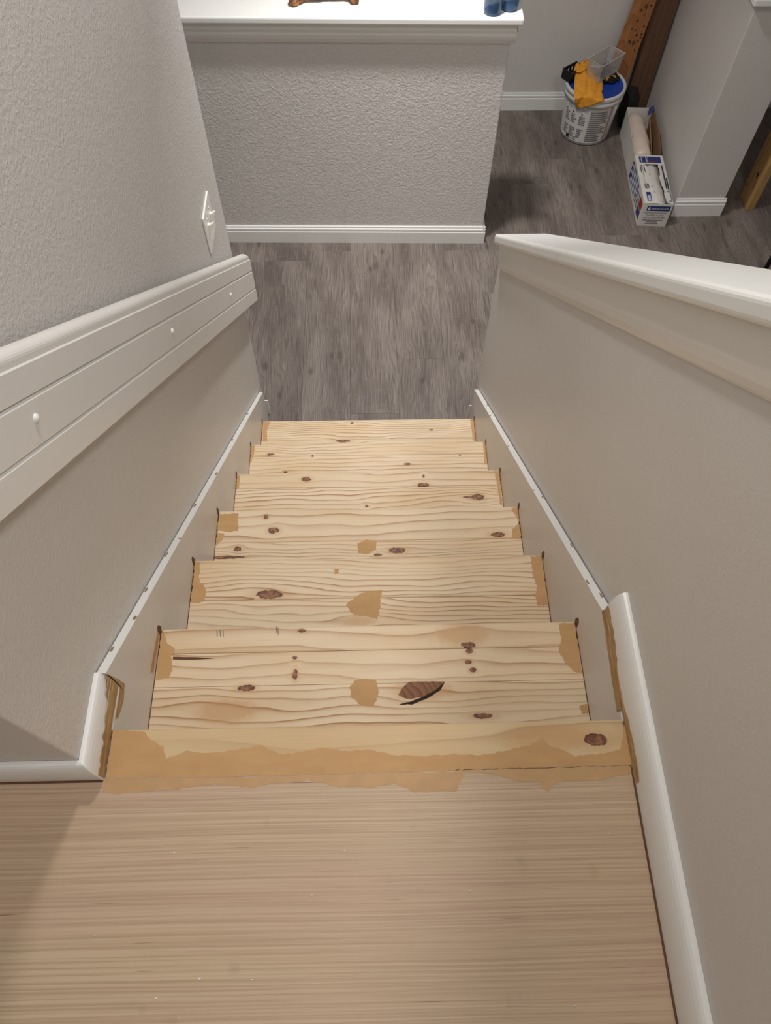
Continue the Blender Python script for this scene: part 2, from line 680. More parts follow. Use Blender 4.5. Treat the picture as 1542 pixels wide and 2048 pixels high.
# ---- upper landing
ld = box('floor_landing', (-2.3, 0.4305, -2.2, -0.0735, -0.03, 0.0), M['ply'])
tag(ld, 'bare tan veneer landing floor at the top of the stairs', 'floor', kind='structure')

# ---- left wall (full height, ends at the stair foot) and the hall wall beside the landing
LX, RX, LE, RE = -0.430, 0.432, 1.625, 1.585
wl = box('wall_left', (LX - 0.12, LX, -0.06, LE, FZ, 2.35), M['wall'], bevel=0.003)
tag(wl, 'tall beige textured wall left of the stairs', 'wall', kind='structure')
wh = box('wall_hall', (-2.3, LX - 0.1201, -0.06, 0.06, 0.0, 2.35), M['wall_fine'])
tag(wh, 'beige wall turning left beside the landing', 'wall', kind='structure')

# ---- right half wall under the sloping cap
CAPT, CAPL, BANDL = 0.875, 0.836, 0.739          # z at y=0 of: cap top, cap underside, band underside
prof = [(-2.2, -0.25), (-2.2, 1.06), (-0.29, 1.06), (RE, CAPL - SL * RE), (RE, FZ), (0.9, FZ), (-0.25, -0.25)]
v, f = sweepvf(prof, (RX, 0, 0), Y, Z, X, 0.115)
wr = mk('wall_right', v, f, M['wall_fine'], bevel=0.003)
tag(wr, 'beige half wall right of the stairs with a sloping top', 'wall', kind='structure')


def slope_board(name, prof, x0, ztop0, y_end, y_start, mat, **k):
    """profile (x outwards, height square to the slope) run up the slope from y_end to y_start"""
    o = Vector((x0, y_end, ztop0 - SL * y_end))
    L = (y_end - y_start) / (-S.y) * -1
    return sweep(name, prof, o, X, SP, -S, L, mat, **k)


ct = (CAPT - CAPL) * S.y
cap = slope_board('trim_1', [(0, 0), (0.170, 0), (0.170, -ct), (0, -ct)], 0.405, CAPT, 1.60, -0.36, M['white'], bevel=0.009, segs=4)
tag(cap, 'white sloping cap board on the right half wall', 'trim', kind='structure')
bt = (CAPL - BANDL) * S.y
bprof = [(0, 0), (0, -bt * 0.62), (0.002, -bt * 0.80), (0.006, -bt * 0.94), (0.009, -bt), (0.0121, -bt), (0.0121, 0)]
band = slope_board('trim_2', bprof, 0.4199, CAPL - 0.0005, 1.57, -0.34, M['cream'])
tag(band, 'cream trim band under the sloping cap on the right', 'trim', kind='structure')

# ---- far half wall, slightly skewed to the stairs
HA = math.radians(-1.05)
HW = empty('wall_far', (0.567, 2.668, FZ), HA)
tag(HW, 'low beige knockdown-textured half wall facing the stair foot', 'wall', kind='structure')
CB, CTP = -0.306 - FZ, -0.280 - FZ               # cap underside / top above the floor
box('wall_body', (-2.4, 0, 0, 0.115, 0, CB), M['wall_half'], HW, local=True, bevel=0.004)
box('cap_board', (-2.42, 0.034, -0.040, 0.16, CB, CTP), M['white'], HW, local=True, bevel=0.007, segs=3)
cp = [(0, 0), (0, -0.078), (-0.010, -0.078), (-0.014, -0.072), (-0.024, -0.055), (-0.027, -0.042), (-0.024, -0.034), (-0.012, -0.030), (-0.011, 0)]
v, f = sweepvf([(a, b) for a, b in cp], (-2.4, -0.0004, CB - 0.0003), Y, Z, X, 2.416)
mk('cove_trim', v, f, M['cream'], HW, local=True)
v, f = sweepvf([(-a, b) for a, b in cp], (0.0004, -0.012, CB - 0.0003), X, Z, Y, 0.127)
mk('cove_trim', v, f, M['cream'], HW, local=True)


def bb_profile(h=0.092, t=0.014):
    return [(0, 0), (t, 0), (t, h * 0.66), (t - 0.001, h * 0.69), (t - 0.004, h * 0.71), (t - 0.004, h * 0.76), (t - 0.002, h * 0.78),
            (t - 0.002, h * 0.86), (t - 0.007, h * 0.90), (t - 0.007, h * 0.97), (t - 0.009, h), (0, h)]


v, f = sweepvf(bb_profile(), (-2.4, -0.0003, 0), -Y, Z, X, 2.412)
mk('base_board', v, f, M['white'], HW, local=True)
v, f = sweepvf(bb_profile(), (0.0003, -0.012, 0), X, Z, Y, 0.127)
mk('base_board', v, f, M['white'], HW, local=True)

# ---- back wall and its baseboard
wb = box('wall_back', (-2.3, 1.62, 3.747, 3.87, FZ, 1.25), M['wall_fine'])
tag(wb, 'grey-beige wall in shade behind the plastered bucket', 'wall', kind='structure')
o = sweep('baseboard_back', bb_profile(0.096), (0.40, 3.7467, FZ), -Y, Z, X, 1.05, M['white'])
tag(o, 'white baseboard along the back wall', 'baseboard', kind='structure')

# ---- pier / low wall on the right of the lower room
PX = 1.552
pr = [(PX, 2.852), (1.793, 2.852), (1.793, 3.12), (1.70, 3.7465), (PX + 0.035, 3.7465)]
V = [(x, y, FZ) for x, y in pr] + [(x, y, -0.333) for x, y in pr]
F = [(0, 1, 6, 5), (1, 2, 7, 6), (2, 3, 8, 7), (3, 4, 9, 8), (4, 0, 5, 9), (4, 3, 2, 1, 0), (5, 6, 7, 8, 9)]
pier = mk('wall_pier', V, F, M['wall_fine'], bevel=0.004)
tag(pier, 'low beige wall end beside the plastic-sheeting boxes', 'wall', kind='structure')
o = box('trim_3', (1.520, 1.83, 2.806, 3.745, -0.3325, -0.305), M['white'], bevel=0.006)
tag(o, 'white cap board over the low wall end at top right', 'trim', kind='structure')
o = sweep('baseboard_pier', bb_profile(0.098), (PX - 0.003, 2.8517, FZ), -Y, Z, X, 0.252, M['white'])
tag(o, 'short white baseboard on the low wall end beside the boxes', 'baseboard', kind='structure')

# ---- baseboards around the ends of the stair walls
o = sweep('baseboard_left_end', bb_profile(0.09), (LX - 0.118, LE + 0.0003, FZ), Y, Z, X, 0.1330, M['white'])
tag(o, 'white baseboard stub at the foot of the left stair wall', 'baseboard', kind='structure')
o = sweep('baseboard_right_end', bb_profile(0.09), (RX - 0.0150, RE + 0.0003, FZ), Y, Z, X, 0.128, M['white'])
tag(o, 'white baseboard stub at the foot of the right half wall', 'baseboard', kind='structure')

# ---- landing baseboards (quarter-round faced, with filler smeared along them)
def lb_profile(h, t):
    p = [(0, 0), (t, 0), (t, h * 0.28)]
    for i in range(1, 8):
        a = i / 7 * math.pi / 2
        p.append((0.004 + (t - 0.004) * math.cos(a) ** 0.9 if i < 7 else 0.004, h * (0.28 + 0.72 * math.sin(a))))
    p.append((0, h))
    return p


bbr = sweep('baseboard_right', lb_profile(0.074, 0.0195), (RX - 0.0003, -2.2, 0.0025), -X, Z, Y, 2.2 + 0.190, M['white'], smooth=False)
tag(bbr, 'white rounded baseboard along the right side of the landing', 'baseboard', kind='structure')
def mitred(name, prof, fn0, fn1):
    n = len(prof)
    V = [fn0(a, b) for a, b in prof] + [fn1(a, b) for a, b in prof]
    F = [(i, (i + 1) % n, n + (i + 1) % n, n + i) for i in range(n)] + [tuple(range(n - 1, -1, -1)), tuple(range(n, 2 * n))]
    return mk(name, V, F, M['white'])


lbp = lb_profile(0.070, 0.0165)
bbl = mitred('baseboard_left', lbp, lambda a, b: (LX + 0.0003 + a, -0.0607 - a, 0.0025 + b), lambda a, b: (LX + 0.0003 + a, 0.0722, 0.0025 + b))
tag(bbl, 'short white baseboard stained with filler left of the top step', 'baseboard', kind='structure')
bbh = mitred('baseboard_hall', lbp, lambda a, b: (-2.3, -0.0604 - a, 0.0025 + b), lambda a, b: (LX + a, -0.0604 - a, 0.0025 + b))
tag(bbh, 'white baseboard running left along the landing wall', 'baseboard', kind='structure')

# stained joints and smeared filler on those baseboards
box('stained_joint', (0.4095, 0.4124, -2.1, -0.074, 0.0001, 0.0024), M['brown_gap'], bbr)
box('stained_joint', (-2.2, -0.4145, -0.0800, -0.0770, 0.0001, 0.0022), M['brown_gap'], bbh)


def smear(name, x_face, sx, y0, y1, z0, z1f, parent, seed, n=40, mat=None):
    """ragged film of filler on a baseboard face (plane x = const), height varying along y"""
    rnd = random.Random(seed)
    V, F = [], []
    for i in range(n + 1):
        y = y0 + (y1 - y0) * i / n
        z1 = z1f(i / n) * (1 + rnd.uniform(-0.07, 0.07) + 0.18 * mnoise.noise(Vector((i * 0.35, seed, 0))))
        V += [(x_face, y, z0), (x_face + sx * 0.0006, y, z0), (x_face + sx * 0.0006, y, z1), (x_face, y, z1)]
    for i in range(n):
        a, b = 4 * i, 4 * i + 4
        F += [(a, a + 1, b + 1, b), (a + 1, a + 2, b + 2, b + 1), (a + 2, a + 3, b + 3, b + 2)]
    F += [(0, 1, 2, 3), (4 * n, 4 * n + 1, 4 * n + 2, 4 * n + 3)]
    return mk(name, V, F, mat or M['smear'], parent)


smear('filler_smear', -0.4131, 1, -0.0745, 0.0718, 0.003, lambda t: 0.030 + 0.030 * t ** 3, bbl, 4)
smear('filler_smear', 0.4122, -1, -0.10, 0.188, 0.003, lambda t: 0.020 + 0.008 * math.sin(t * 9), bbr, 5)

# ---- ceilings and outer walls out of view, some added to hold back light
o = box('ceiling', (-2.3, 3.4, 1.63, 3.95, 1.25, 1.33), M['ceil'])
tag(o, 'white ceiling over the lower floor', 'ceiling', kind='structure')
o = box('ceiling_upper', (-2.3, 1.6, -2.3, 1.75, 2.35, 2.43), M['ceil'])
tag(o, 'white ceiling over the landing', 'ceiling', kind='structure')
o = box('wall_lamp_cutoff', (LX, 1.6, 1.63, 1.75, 1.33, 2.35), M['wall_fine'])  # unseen header, its edge set to keep the stair lamp off the far room
tag(o, 'unseen beige header placed to cut off the stair lamp', 'wall', kind='structure')
o = box('wall_behind', (-2.3, 1.6, -2.32, -2.2, 0, 2.35), M['wall_fine'])
tag(o, 'beige wall behind the landing', 'wall', kind='structure')

o = box('wall_right_light_block', (2.62, 2.74, 1.15, 3.87, FZ, 1.25), M['wall_fine'])  # added out of view so less world light reaches the bucket corner
tag(o, 'unseen beige wall added on the right to keep world light out', 'wall', kind='structure')
o = box('wall_near_light_block', (0.548, 2.62, 1.15, 1.25, FZ, -0.55), M['wall_fine'])  # hidden stub added to shut ambient light out of the lower room
tag(o, 'unseen low beige wall added to block ambient light', 'wall', kind='structure')
o = box('wall_room_back', (1.62, 2.62, 3.747, 3.87, FZ, 1.25), M['wall_fine'])
tag(o, 'beige back wall behind the low wall end', 'wall', kind='structure')

# ================================================================== STAIRCASE
ST = empty('staircase', (0, 0.72, FZ))
tag(ST, 'bare pine stairs with tan filler patches between beige skirt boards', 'stairs')

# skirt boards: beige faces, white top edge
def skirt(prof, x0, x1, parent, label):
    v, f = sweepvf(prof, (x0, 0, 0), Y, Z, X, x1 - x0)
    o = mk('skirt_board', v, f, [M['beige'], M['white']], parent)
    for p in o.data.polygons:
        if p.normal.z > 0.3:
            p.material_index = 1
    o['label'] = label
    return o


TH = 0.028
skl = skirt([(0.0725, 0.124 - SL * 0.0725), (1.56, 0.124 - SL * 1.56), (1.56, FZ), (1.30, FZ), (0.0, -0.36), (0.0, -0.0025), (0.0725, -0.0025)],
            -0.428, -0.413, ST, 'left skirt board, beige face and chipped white top edge')
skr = skirt([(0.1905, 0.140 - SL * 0.1905), (1.53, 0.140 - SL * 1.53), (1.53, FZ), (1.30, FZ), (0.0, -0.36), (0.0, -0.0125), (0.1905, -0.0125)],
            0.413, 0.4295, ST, 'right skirt board, beige face and chipped white top edge')

# chips in the paint of the white skirt edges
rc = random.Random(12)
for sk, xa, xb, c0, ys in ((skl, -0.428, -0.413, 0.124, [0.12, 0.20, 0.28, 0.40, 0.47, 0.62, 0.80, 1.05, 1.30]),
                           (skr, 0.413, 0.4295, 0.140, [0.23, 0.27, 0.40, 0.62, 0.66, 0.95, 1.22, 1.33])):
    for y in ys:
        L, wd = rc.uniform(0.006, 0.022), rc.uniform(0.0025, 0.005)
        xin = rc.choice((xa + 0.0012, xb - wd - 0.0008)) if rc.random() < 0.8 else (xa + xb) / 2
        pts = [Vector((xin + a * wd, y + b * L, c0 - SL * (y + b * L))) for a, b in ((0, 0), (0.9, 0.15), (1, 0.7), (0.3, 1), (-0.05, 0.6))]
        patch('paint_chip', pts, SP, M['chip'], sk, 0.0004, 0.003, 0.0006, int(y * 100))

SEAMS = {1: [(1000, 1296), (1000, 1362)], 2: [(700, 1196.5)], 3: [(700, 1082)], 4: [(760, 974)], 5: [(720, 911)], 6: [(700, 879)]}
# knots: px, py, half width px, half height px, kind
KN = {
    1: [(845, 1378, 34, 14, 'halo'), (936, 1290, 15, 6, 'k'), (939, 1302, 8, 5, 'k'), (936, 1324, 7, 4, 'k'), (945, 1340, 7, 5, 'k'),
        (590, 1315, 5, 3, 'k'), (590, 1349, 5, 10, 'k'), (604, 1261, 7, 3.5, 'k'), (493, 1376, 16, 6, 'k'), (453, 1423, 36, 14, 'halo'),
        (965, 1432, 20, 5, 'k'), (925, 1270, 30, 14, 'halo')],
    2: [(539, 1189, 25, 9, 'k'), (715, 1243, 22, 6, 'halo')],
    3: [(547, 1061, 11, 6, 'k'), (532, 1034, 5, 4, 'k'), (475, 1098, 7, 5, 'k'), (795, 1101, 17, 6, 'k'), (996, 1069, 14, 5, 'k'),
        (756, 1110, 7, 3, 'k'), (445, 1115, 40, 3, 'k')],
    4: [(612, 958.5, 9, 4.5, 'k'), (847, 970, 12, 4, 'k'), (956, 994, 12, 6.5, 'k'), (940, 994, 14, 2, 'k'), (733.6, 1012, 3.5, 2.5, 'k'), (847, 952, 2, 3, 'k')],
    5: [(541, 909, 7, 2.4, 'k'), (815, 928, 6, 2.5, 'k'), (625, 912, 2, 2, 'k'), (571, 944, 4, 2, 'k'), (920, 911, 2, 2, 'k')],
    6: [(686, 882, 15, 3, 'k'), (704, 846, 3, 2.2, 'k'), (862, 859.5, 4, 1.6, 'k')],
}
# filler patches, outlines measured on the treads
FP = {
    1: [[(318, 1268), (328, 1262), (333, 1285), (350, 1297), (342, 1312), (345, 1340), (336, 1356), (310, 1359), (306, 1330)],
        [(1118, 1247), (1150, 1244), (1168, 1346), (1150, 1344), (1130, 1325), (1118, 1300), (1122, 1275)],
        [(708, 1362), (728, 1356), (752, 1362), (758, 1385), (748, 1412), (722, 1410), (702, 1395), (700, 1376)],
        [(1158, 1412), (1176, 1408), (1180, 1428), (1164, 1428)]],
    2: [[(384, 1126), (400, 1122), (398, 1160), (412, 1178), (410, 1198), (396, 1207), (378, 1206), (381, 1150)],
        [(692, 1208), (724, 1185), (763, 1179), (760, 1218), (755, 1238), (730, 1232), (706, 1228)],
        [(1061, 1113), (1086, 1111), (1099, 1210), (1076, 1211), (1070, 1190), (1074, 1172), (1066, 1150)],
        [(668, 1140), (677, 1139), (678, 1147), (669, 1148)]],
    3: [[(438, 1028), (476, 1027), (476, 1062), (458, 1064), (434, 1060)],
        [(433, 1064), (450, 1068), (444, 1080), (430, 1092)],
        [(1022, 1014), (1036, 1013), (1042, 1078), (1022, 1078), (1024, 1060), (1040, 1046), (1030, 1030)],
        [(714, 1088), (732, 1080), (752, 1082), (752, 1098), (736, 1109), (718, 1106)]],
    4: [[(988, 941), (998, 940), (1005, 1010), (1000, 1008), (994, 968)], [(474, 950), (480, 950), (478, 975), (472, 978)]],
    5: [[(965, 883), (970, 882), (976, 926), (969, 929), (968, 905)], [(503, 892), (510, 890), (506, 914), (500, 930)]],
    6: [[(527, 843), (540, 842), (534, 860), (534, 882), (525, 883)], [(940, 838), (947, 837), (952, 881), (946, 881)]],
}
for k in range(1, 7):
    yf, zt = k * RUN, -k * RISE
    tr = empty('tread', Vector((0, yf, zt)) - ST.location, 0, ST)
    kn = []
    for (px, py, rx, ry, kind) in KN[k]:
        c = at(px, py, 2, zt)
        ru = (at(px + rx, py, 2, zt) - c).length
        rv = (at(px, py + ry, 2, zt) - c).length
        kn.append((c.x, c.y - yf, ru, max(rv, 0.0022), kind))
    cuts = [0.0] + [at(px, py, 2, zt).y - yf for px, py in SEAMS[k]] + [-RUN - 0.022]
    for i in range(len(cuts) - 1):
        y1, y0 = cuts[i], cuts[i + 1]
        mine = [q for q in kn if y0 - q[3] * 0.8 < q[1] < y1 + q[3] * 0.8]
        fr = {(1, 0): 34, (1, 1): 40, (1, 2): 62, (2, 0): 78, (2, 1): 84, (3, 0): 34, (3, 1): 92, (4, 0): 38, (4, 1): 82,
              (5, 0): 70, (5, 1): 62, (6, 0): 88, (6, 1): 60}.get((k, i), 60)
        mat = pine('pine_board', mine, k * 1.37 + i * 0.71, fr, 0.0, 1.25 if fr > 60 else 1.0)
        g = 0.00025
        box('board', (-W2 + 0.0012, W2 - 0.0012, y0 + (g if i < len(cuts) - 2 else 0), y1 - (g if i else 0), -TH, 0.0), mat, tr, local=True, bevel=0.004 if i == 0 else 0.0004)
    for q, poly in enumerate(FP[k]):
        pts = [at(px, py, 2, zt + 0.0001) for px, py in poly]
        pts = [Vector((max(-W2 + 0.0015, min(W2 - 0.0015, p.x)), min(p.y, yf - 0.004), p.z)) for p in pts]
        patch('filler_patch', pts, Z, M['filler'], tr, 0.0004, 0.005, 0.0016, k * 10 + q)
    # riser below this tread's nosing
    box('riser', (-W2 + 0.001, W2 - 0.001, yf - 0.045, yf - 0.024, zt - RISE + (0.0 if k < 6 else 0.0), zt - TH - 0.0005), M['beige'], ST)
    # worn notch in each skirt over the nosing, crumbled filler inside
    for sx, sk in ((-1, skl), (1, skr)):
        pts = []
        hgt, wdt = 0.026 if k < 4 else 0.020, 0.011
        for i in range(9):
            a = math.pi * i / 8
            pts.append(Vector((sx * W2, yf - 0.006 + wdt * math.cos(a) * 0.8, zt + 0.0008 + hgt * math.sin(a) ** 0.8)))
        patch('nosing_notch', pts, Vector((-sx, 0, 0)), M['brown_gap'], sk, 0.0006, 0.005, 0.0006, k)
        # stained crack where the tread meets the skirt
        box('stained_crack', (sx * W2 - 0.0011 if sx > 0 else -W2 + 0.0001, sx * W2 - 0.0001 if sx > 0 else -W2 + 0.0011,
                              yf - RUN, yf - 0.002, zt - 0.002, zt + 0.0012), M['brown_gap'], sk)
# loose filler beside the first nosing on the left skirt, and a split
patch('filler_smear', [at(px, py, 0, -W2) for px, py in ((314, 1264), (320, 1262), (306, 1345), (300, 1344))], X, M['filler'], skl, 0.0005, 0.005, 0.001, 3)
patch('filler_smear', [at(px, py, 0, -W2) for px, py in ((212, 1348), (235, 1358), (249, 1368), (247, 1400), (238, 1432), (230, 1440), (236, 1400), (240, 1372))],
      X, M['smear'], skl, 0.0005, 0.004, 0.001, 8)
patch('filler_smear', [at(px, py, 0, W2) for px, py in ((1204, 1222), (1218, 1216), (1226, 1290), (1243, 1420), (1234, 1424), (1214, 1290))],
      -X, M['smear'], skr, 0.0005, 0.004, 0.001, 9)
tr1 = bpy.data.objects['tread']
bark = lumber('bark_pocket', (150, 108, 80), (112, 74, 54), 70)
patch('bark_knot', [at(px, py, 2, -RISE + 0.0001) for px, py in ((797, 1390), (806, 1374), (817, 1363.5), (850, 1363), (889, 1363), (884, 1372), (868, 1383), (846, 1393), (822, 1398), (808, 1396))],
      Z, bark, tr1, 0.0003, 0.006, 0.0008, 6)
patch('grain_split', [at(px, py, 2, -RISE + 0.0004) for px, py in ((798, 1409), (822, 1403), (848, 1393), (872, 1380), (889, 1364), (880, 1381), (850, 1399), (824, 1409))],
      Z, M['dark'], tr1, 0.0003, 0.008, 0.0006, 7)
patch('grain_split', [at(px, py, 2, -RISE + 0.0002) for px, py in ((346, 1314), (380, 1314), (430, 1317), (380, 1320), (346, 1319))], Z, M['brown_gap'], tr1, 0.0003, 0.01, 0.0004, 2)
pencil = plain('pencil_mark', (120, 110, 104), 0.8)
for px, py in ((434, 1266), (440, 1266), (446, 1267), (556, 1262), (553, 1260)):
    patch('pencil_mark', [at(px + a, py + b, 2, -RISE + 0.0002) for a, b in ((-0.8, -7), (0.8, -7), (1.4, 7), (-0.2, 7))], Z, pencil, tr1, 0.0002, 0.01, 0.0002, px)
box('riser', (-W2 + 0.001, W2 - 0.001, -0.045, -0.024, -RISE, -TH - 0.0005), M['beige'], ST)

# landing nosing board with its broad band of filler
ns = empty('landing_nosing', Vector((0, 0, 0)) - ST.location, 0, ST)
c = at(1192, 1480, 2, 0)
mat = pine('pine_nosing', [(c.x, c.y, 0.019, 0.0095, 'k'), (at(1110, 1475, 2, 0).x, at(1110, 1475, 2, 0).y, 0.05, 0.012, 'halo')], 4.4, 30, -0.08, 0.5, 1.0)
box('board', (-0.4122, 0.4118, -0.073, 0.0, -TH, 0.0), mat, ns, local=True, bevel=0.003)
top = [(226, 1460), (262, 1462), (290, 1464), (300, 1478), (326, 1494), (332, 1518), (372, 1502), (420, 1506), (468, 1502), (520, 1490), (560, 1508),
       (600, 1506), (640, 1495), (690, 1502), (740, 1500), (790, 1510), (840, 1513), (900, 1508), (960, 1510), (1020, 1500), (1060, 1490), (1085, 1474),
       (1100, 1492), (1130, 1500), (1150, 1512), (1200, 1508), (1240, 1500), (1252, 1440), (1262, 1520), (1266, 1529)]
bot = [(1000, 1537), (700, 1548), (400, 1555), (211, 1557)]
patch('filler_patch', [at(px, py, 2, 0.0001) for px, py in top + bot], Z, M['filler'], ns, 0.0004, 0.006, 0.0012, 77)
# the same filler feathered on to the landing veneer
bot2 = [(209, 1559), (400, 1557), (700, 1550), (1000, 1539), (1268, 1531), (1270, 1545), (1200, 1560), (1110, 1565), (1096, 1584), (1080, 1566), (1030, 1560),
        (985, 1548), (930, 1545), (912, 1582), (830, 1584), (790, 1568), (740, 1575), (680, 1574), (620, 1562), (545, 1566), (500, 1575), (430, 1568), (350, 1578), (290, 1582),
        (230, 1589), (207, 1582)]
patch('filler_patch', [at(px, py, 2, 0.0001) for px, py in bot2], Z, plain('filler_thin', (188, 150, 106), 0.6, 0.06, 40), ld, 0.0003, 0.006, 0.0014, 78)

# ================================================================== HANDRAIL BOARD
HX0, HX1 = -0.383, -0.409
RB = 0.594                                  # underside line, z at y=0
hp_h = (0.802 - RB) * S.y
g1, g2 = (0.731 - RB) * S.y, (0.654 - RB) * S.y
tk = HX0 - HX1
pr = [(0, 0.003), (0.003, 0)]
pr += [(tk - 0.002, 0.0), (tk, 0.002)]
for g in (g2, g1):
    pr += [(tk, g - 0.0060), (tk - 0.0045, g - 0.0008), (tk - 0.0045, g - 0.0002), (tk, g + 0.0004)]
R_ = 0.012
pr += [(tk, hp_h - 0.021), (tk - 0.0022, hp_h - 0.019)]
for i in range(7):
    a = i / 6 * math.pi / 2
    pr.append((tk - 0.0022 - R_ + R_ * math.cos(a), hp_h - R_ + R_ * math.sin(a)))
for i in range(4):
    a = math.pi / 2 + i / 3 * math.pi / 2
    pr.append((0.006 + 0.006 * math.cos(a), hp_h - 0.006 + 0.006 * math.sin(a)))
HR = empty('handrail', (HX1 - 0.005, 0.85, RB - SL * 0.85))
tag(HR, 'cream grooved handrail board sloping down the left wall', 'handrail')
ye, ys = 1.66, 0.02
n = len(pr)
V = []
for yend in (ye, ys):
    for a, b in pr:                          # plumb cut ends
        z = RB - SL * yend + b / S.y
        yy = yend
        if yend == ye and b > hp_h - 0.022:  # rounded-over top corner of the end
            yy = yend - 0.030 * ((b - (hp_h - 0.022)) / 0.022) ** 2
            z = RB - SL * yy + b / S.y
        V.append((HX1 + a, yy, z))
F = [(i, (i + 1) % n, n + (i + 1) % n, n + i) for i in range(n)] + [tuple(range(n)), tuple(range(2 * n - 1, n - 1, -1))]
mk('rail_board', V, F, M['cream'], HR)
for px, py in ((461, 589), (344, 662), (71, 836)):
    c = at(px, py, 0, HX0)
    bm = bmesh.new()
    bmesh.ops.create_uvsphere(bm, u_segments=14, v_segments=8, radius=0.0058)
    V = [Vector((v.co.x * 0.8, v.co.y, v.co.z)) + c for v in bm.verts]
    bm.verts.index_update()
    F = [tuple(v.index for v in fc.verts) for fc in bm.faces]
    bm.free()
    mk('screw_cap', V, F, M['white'], HR, smooth=True)
# brackets holding the board off the wall
for y in (0.35, 1.0, 1.5):
    z = RB - SL * y + 0.09
    box('bracket', (LX + 0.0002, HX1, y - 0.02, y + 0.02, z - 0.02, z + 0.02), M['cream'], HR)

# ================================================================== LIGHT SWITCH
c = Vector((LX, 1.415, -0.180))
sw = empty('light_switch', c)
tag(sw, 'white double toggle light switch on the left wall above the handrail', 'light switch')
box('cover_plate', (LX, LX + 0.006, 1.357, 1.473, -0.239, -0.122), M['switch'], sw, bevel=0.003)
for dy in (-0.023, 0.023):
    y = 1.415 + dy
    V = [(LX + 0.006, y - 0.005, -0.192), (LX + 0.006, y + 0.005, -0.192), (LX + 0.006, y - 0.005, -0.168), (LX + 0.006, y + 0.005, -0.168),
         (LX + 0.020, y - 0.004, -0.170), (LX + 0.020, y + 0.004, -0.170), (LX + 0.021, y - 0.004, -0.160), (LX + 0.021, y + 0.004, -0.160)]
    mk('toggle', V, [(0, 1, 5, 4), (2, 6, 7, 3), (0, 4, 6, 2), (1, 3, 7, 5), (4, 5, 7, 6), (0, 2, 3, 1)], M['switch'], sw, bevel=0.001)
    box('collar', (LX + 0.006, LX + 0.0075, y - 0.007, y + 0.007, -0.194, -0.166), M['switch'], sw)
    for z in (-0.150, -0.211):
        s_ = lathe('screw', [(0.003, 0), (0.003, 0.001)], (0, 0, 0), M['switch'], sw, 10, local=True)
        s_.rotation_euler = (0, math.pi / 2, 0)
        s_.location = Vector((LX + 0.006, y, z)) - c

# ================================================================== ON THE FAR HALF WALL: bone and bottles
capz = FZ + CTP


def tube(path, rad, seg=14, noise_amp=0.0, nscale=40):
    V, F = [], []
    n = len(path)
    for i, p in enumerate(path):
        p = Vector(p)
        t = (Vector(path[min(i + 1, n - 1)]) - Vector(path[max(i - 1, 0)])).normalized()
        a = t.cross(Z)
        if a.length < 1e-4:
            a = X.copy()
        a.normalize()
        b = a.cross(t).normalized()
        for j in range(seg):
            th = 2 * math.pi * j / seg
            q = a * math.cos(th) + b * math.sin(th)
            r = rad[i]
            if noise_amp:
                r *= 1 + noise_amp * mnoise.noise((p + q * r) * nscale)
            V.append(p + q * r)
    for i in range(n - 1):
        for j in range(seg):
            k = (j + 1) % seg
            F.append((i * seg + j, i * seg + k, (i + 1) * seg + k, (i + 1) * seg + j))
    F += [tuple(range(seg)), tuple(range((n - 1) * seg, n * seg))]
    return V, F


bx0, bx1, by = -0.262, -0.020, 2.742
BN = []
path, rad = [], []
for i in range(25):
    t = i / 24
    x = bx0 + (bx1 - bx0) * t
    r = 0.0135 + 0.017 * math.exp(-((t - 0.07) / 0.085) ** 2) + 0.008 * math.exp(-((t - 0.95) / 0.07) ** 2)
    if t < 0.05: r *= 0.55 + 9 * t
    if t > 0.96: r *= 1 - 9 * (t - 0.96)
    path.append((x, by + 0.014 * t + 0.008 * math.sin(t * 3), capz + 0.024 - 0.004 * math.sin(t * 3.1)))
    rad.append(r)
BN.append(tube(path, rad, 18, 0.22, 60))
for dx, dy, r in ((0.010, -0.014, 0.020), (0.016, 0.018, 0.021), (0.235, -0.004, 0.017), (0.232, 0.022, 0.017)):
    bm = bmesh.new()
    bmesh.ops.create_icosphere(bm, subdivisions=3, radius=r)
    for v in bm.verts:
        v.co *= 1 + 0.2 * mnoise.noise(v.co * 70 + Vector((dx * 90, 3, 1)))
    bm.verts.index_update()
    V = [v.co + Vector((bx0 + dx, by + dy, capz + r * 0.93)) for v in bm.verts]
    F = [tuple(v.index for v in fc.verts) for fc in bm.faces]
    bm.free()
    BN.append((V, F))
V, F = joinvf(BN)
o = mk('chew_bone', V, F, M['bone'], smooth=True)
tag(o, 'knobbly brown chew bone lying on the white half wall cap', 'bone')

for i, (x, y, h, lab) in enumerate(((0.484, 2.672, 0.21, 'blue translucent bottle nearer the edge of the white cap'),
                                    (0.549, 2.700, 0.21, 'blue translucent bottle nearest the right end of the white cap'))):
    b = empty('bottle', (x, y, capz))
    tag(b, lab, 'bottle', 'blue bottles on the half wall')
    r = 0.034
    prof = [(r * 0.70, 0.0005), (r * 0.90, 0.003), (r, 0.014), (r, h * 0.62), (r * 0.93, h * 0.72), (r * 0.55, h * 0.84), (r * 0.40, h * 0.90), (r * 0.40, h)]
    lathe('body', prof, (x, y, capz), M['bottle'], b, 32)
    lathe('base_disc', [(r * 0.35, 0.006), (r * 0.82, 0.006), (r * 0.86, 0.012), (r * 0.35, 0.012)], (x, y, capz), M['bottlebase'], b, 32)
    lathe('screw_cap', [(r * 0.46, h), (r * 0.46, h + 0.018), (r * 0.42, h + 0.021)], (x, y, capz + 0.0005), M['white'], b, 24)

# ================================================================== BUCKET
bc = Vector((1.212, 3.540, FZ))
BK = empty('bucket', bc)
tag(BK, 'white plastic bucket with printed label and blue lid by back wall', 'bucket')
bh, r0, r1 = 0.262, 0.131, 0.150


def brad(z):
    return r0 + (r1 - r0) * z / bh


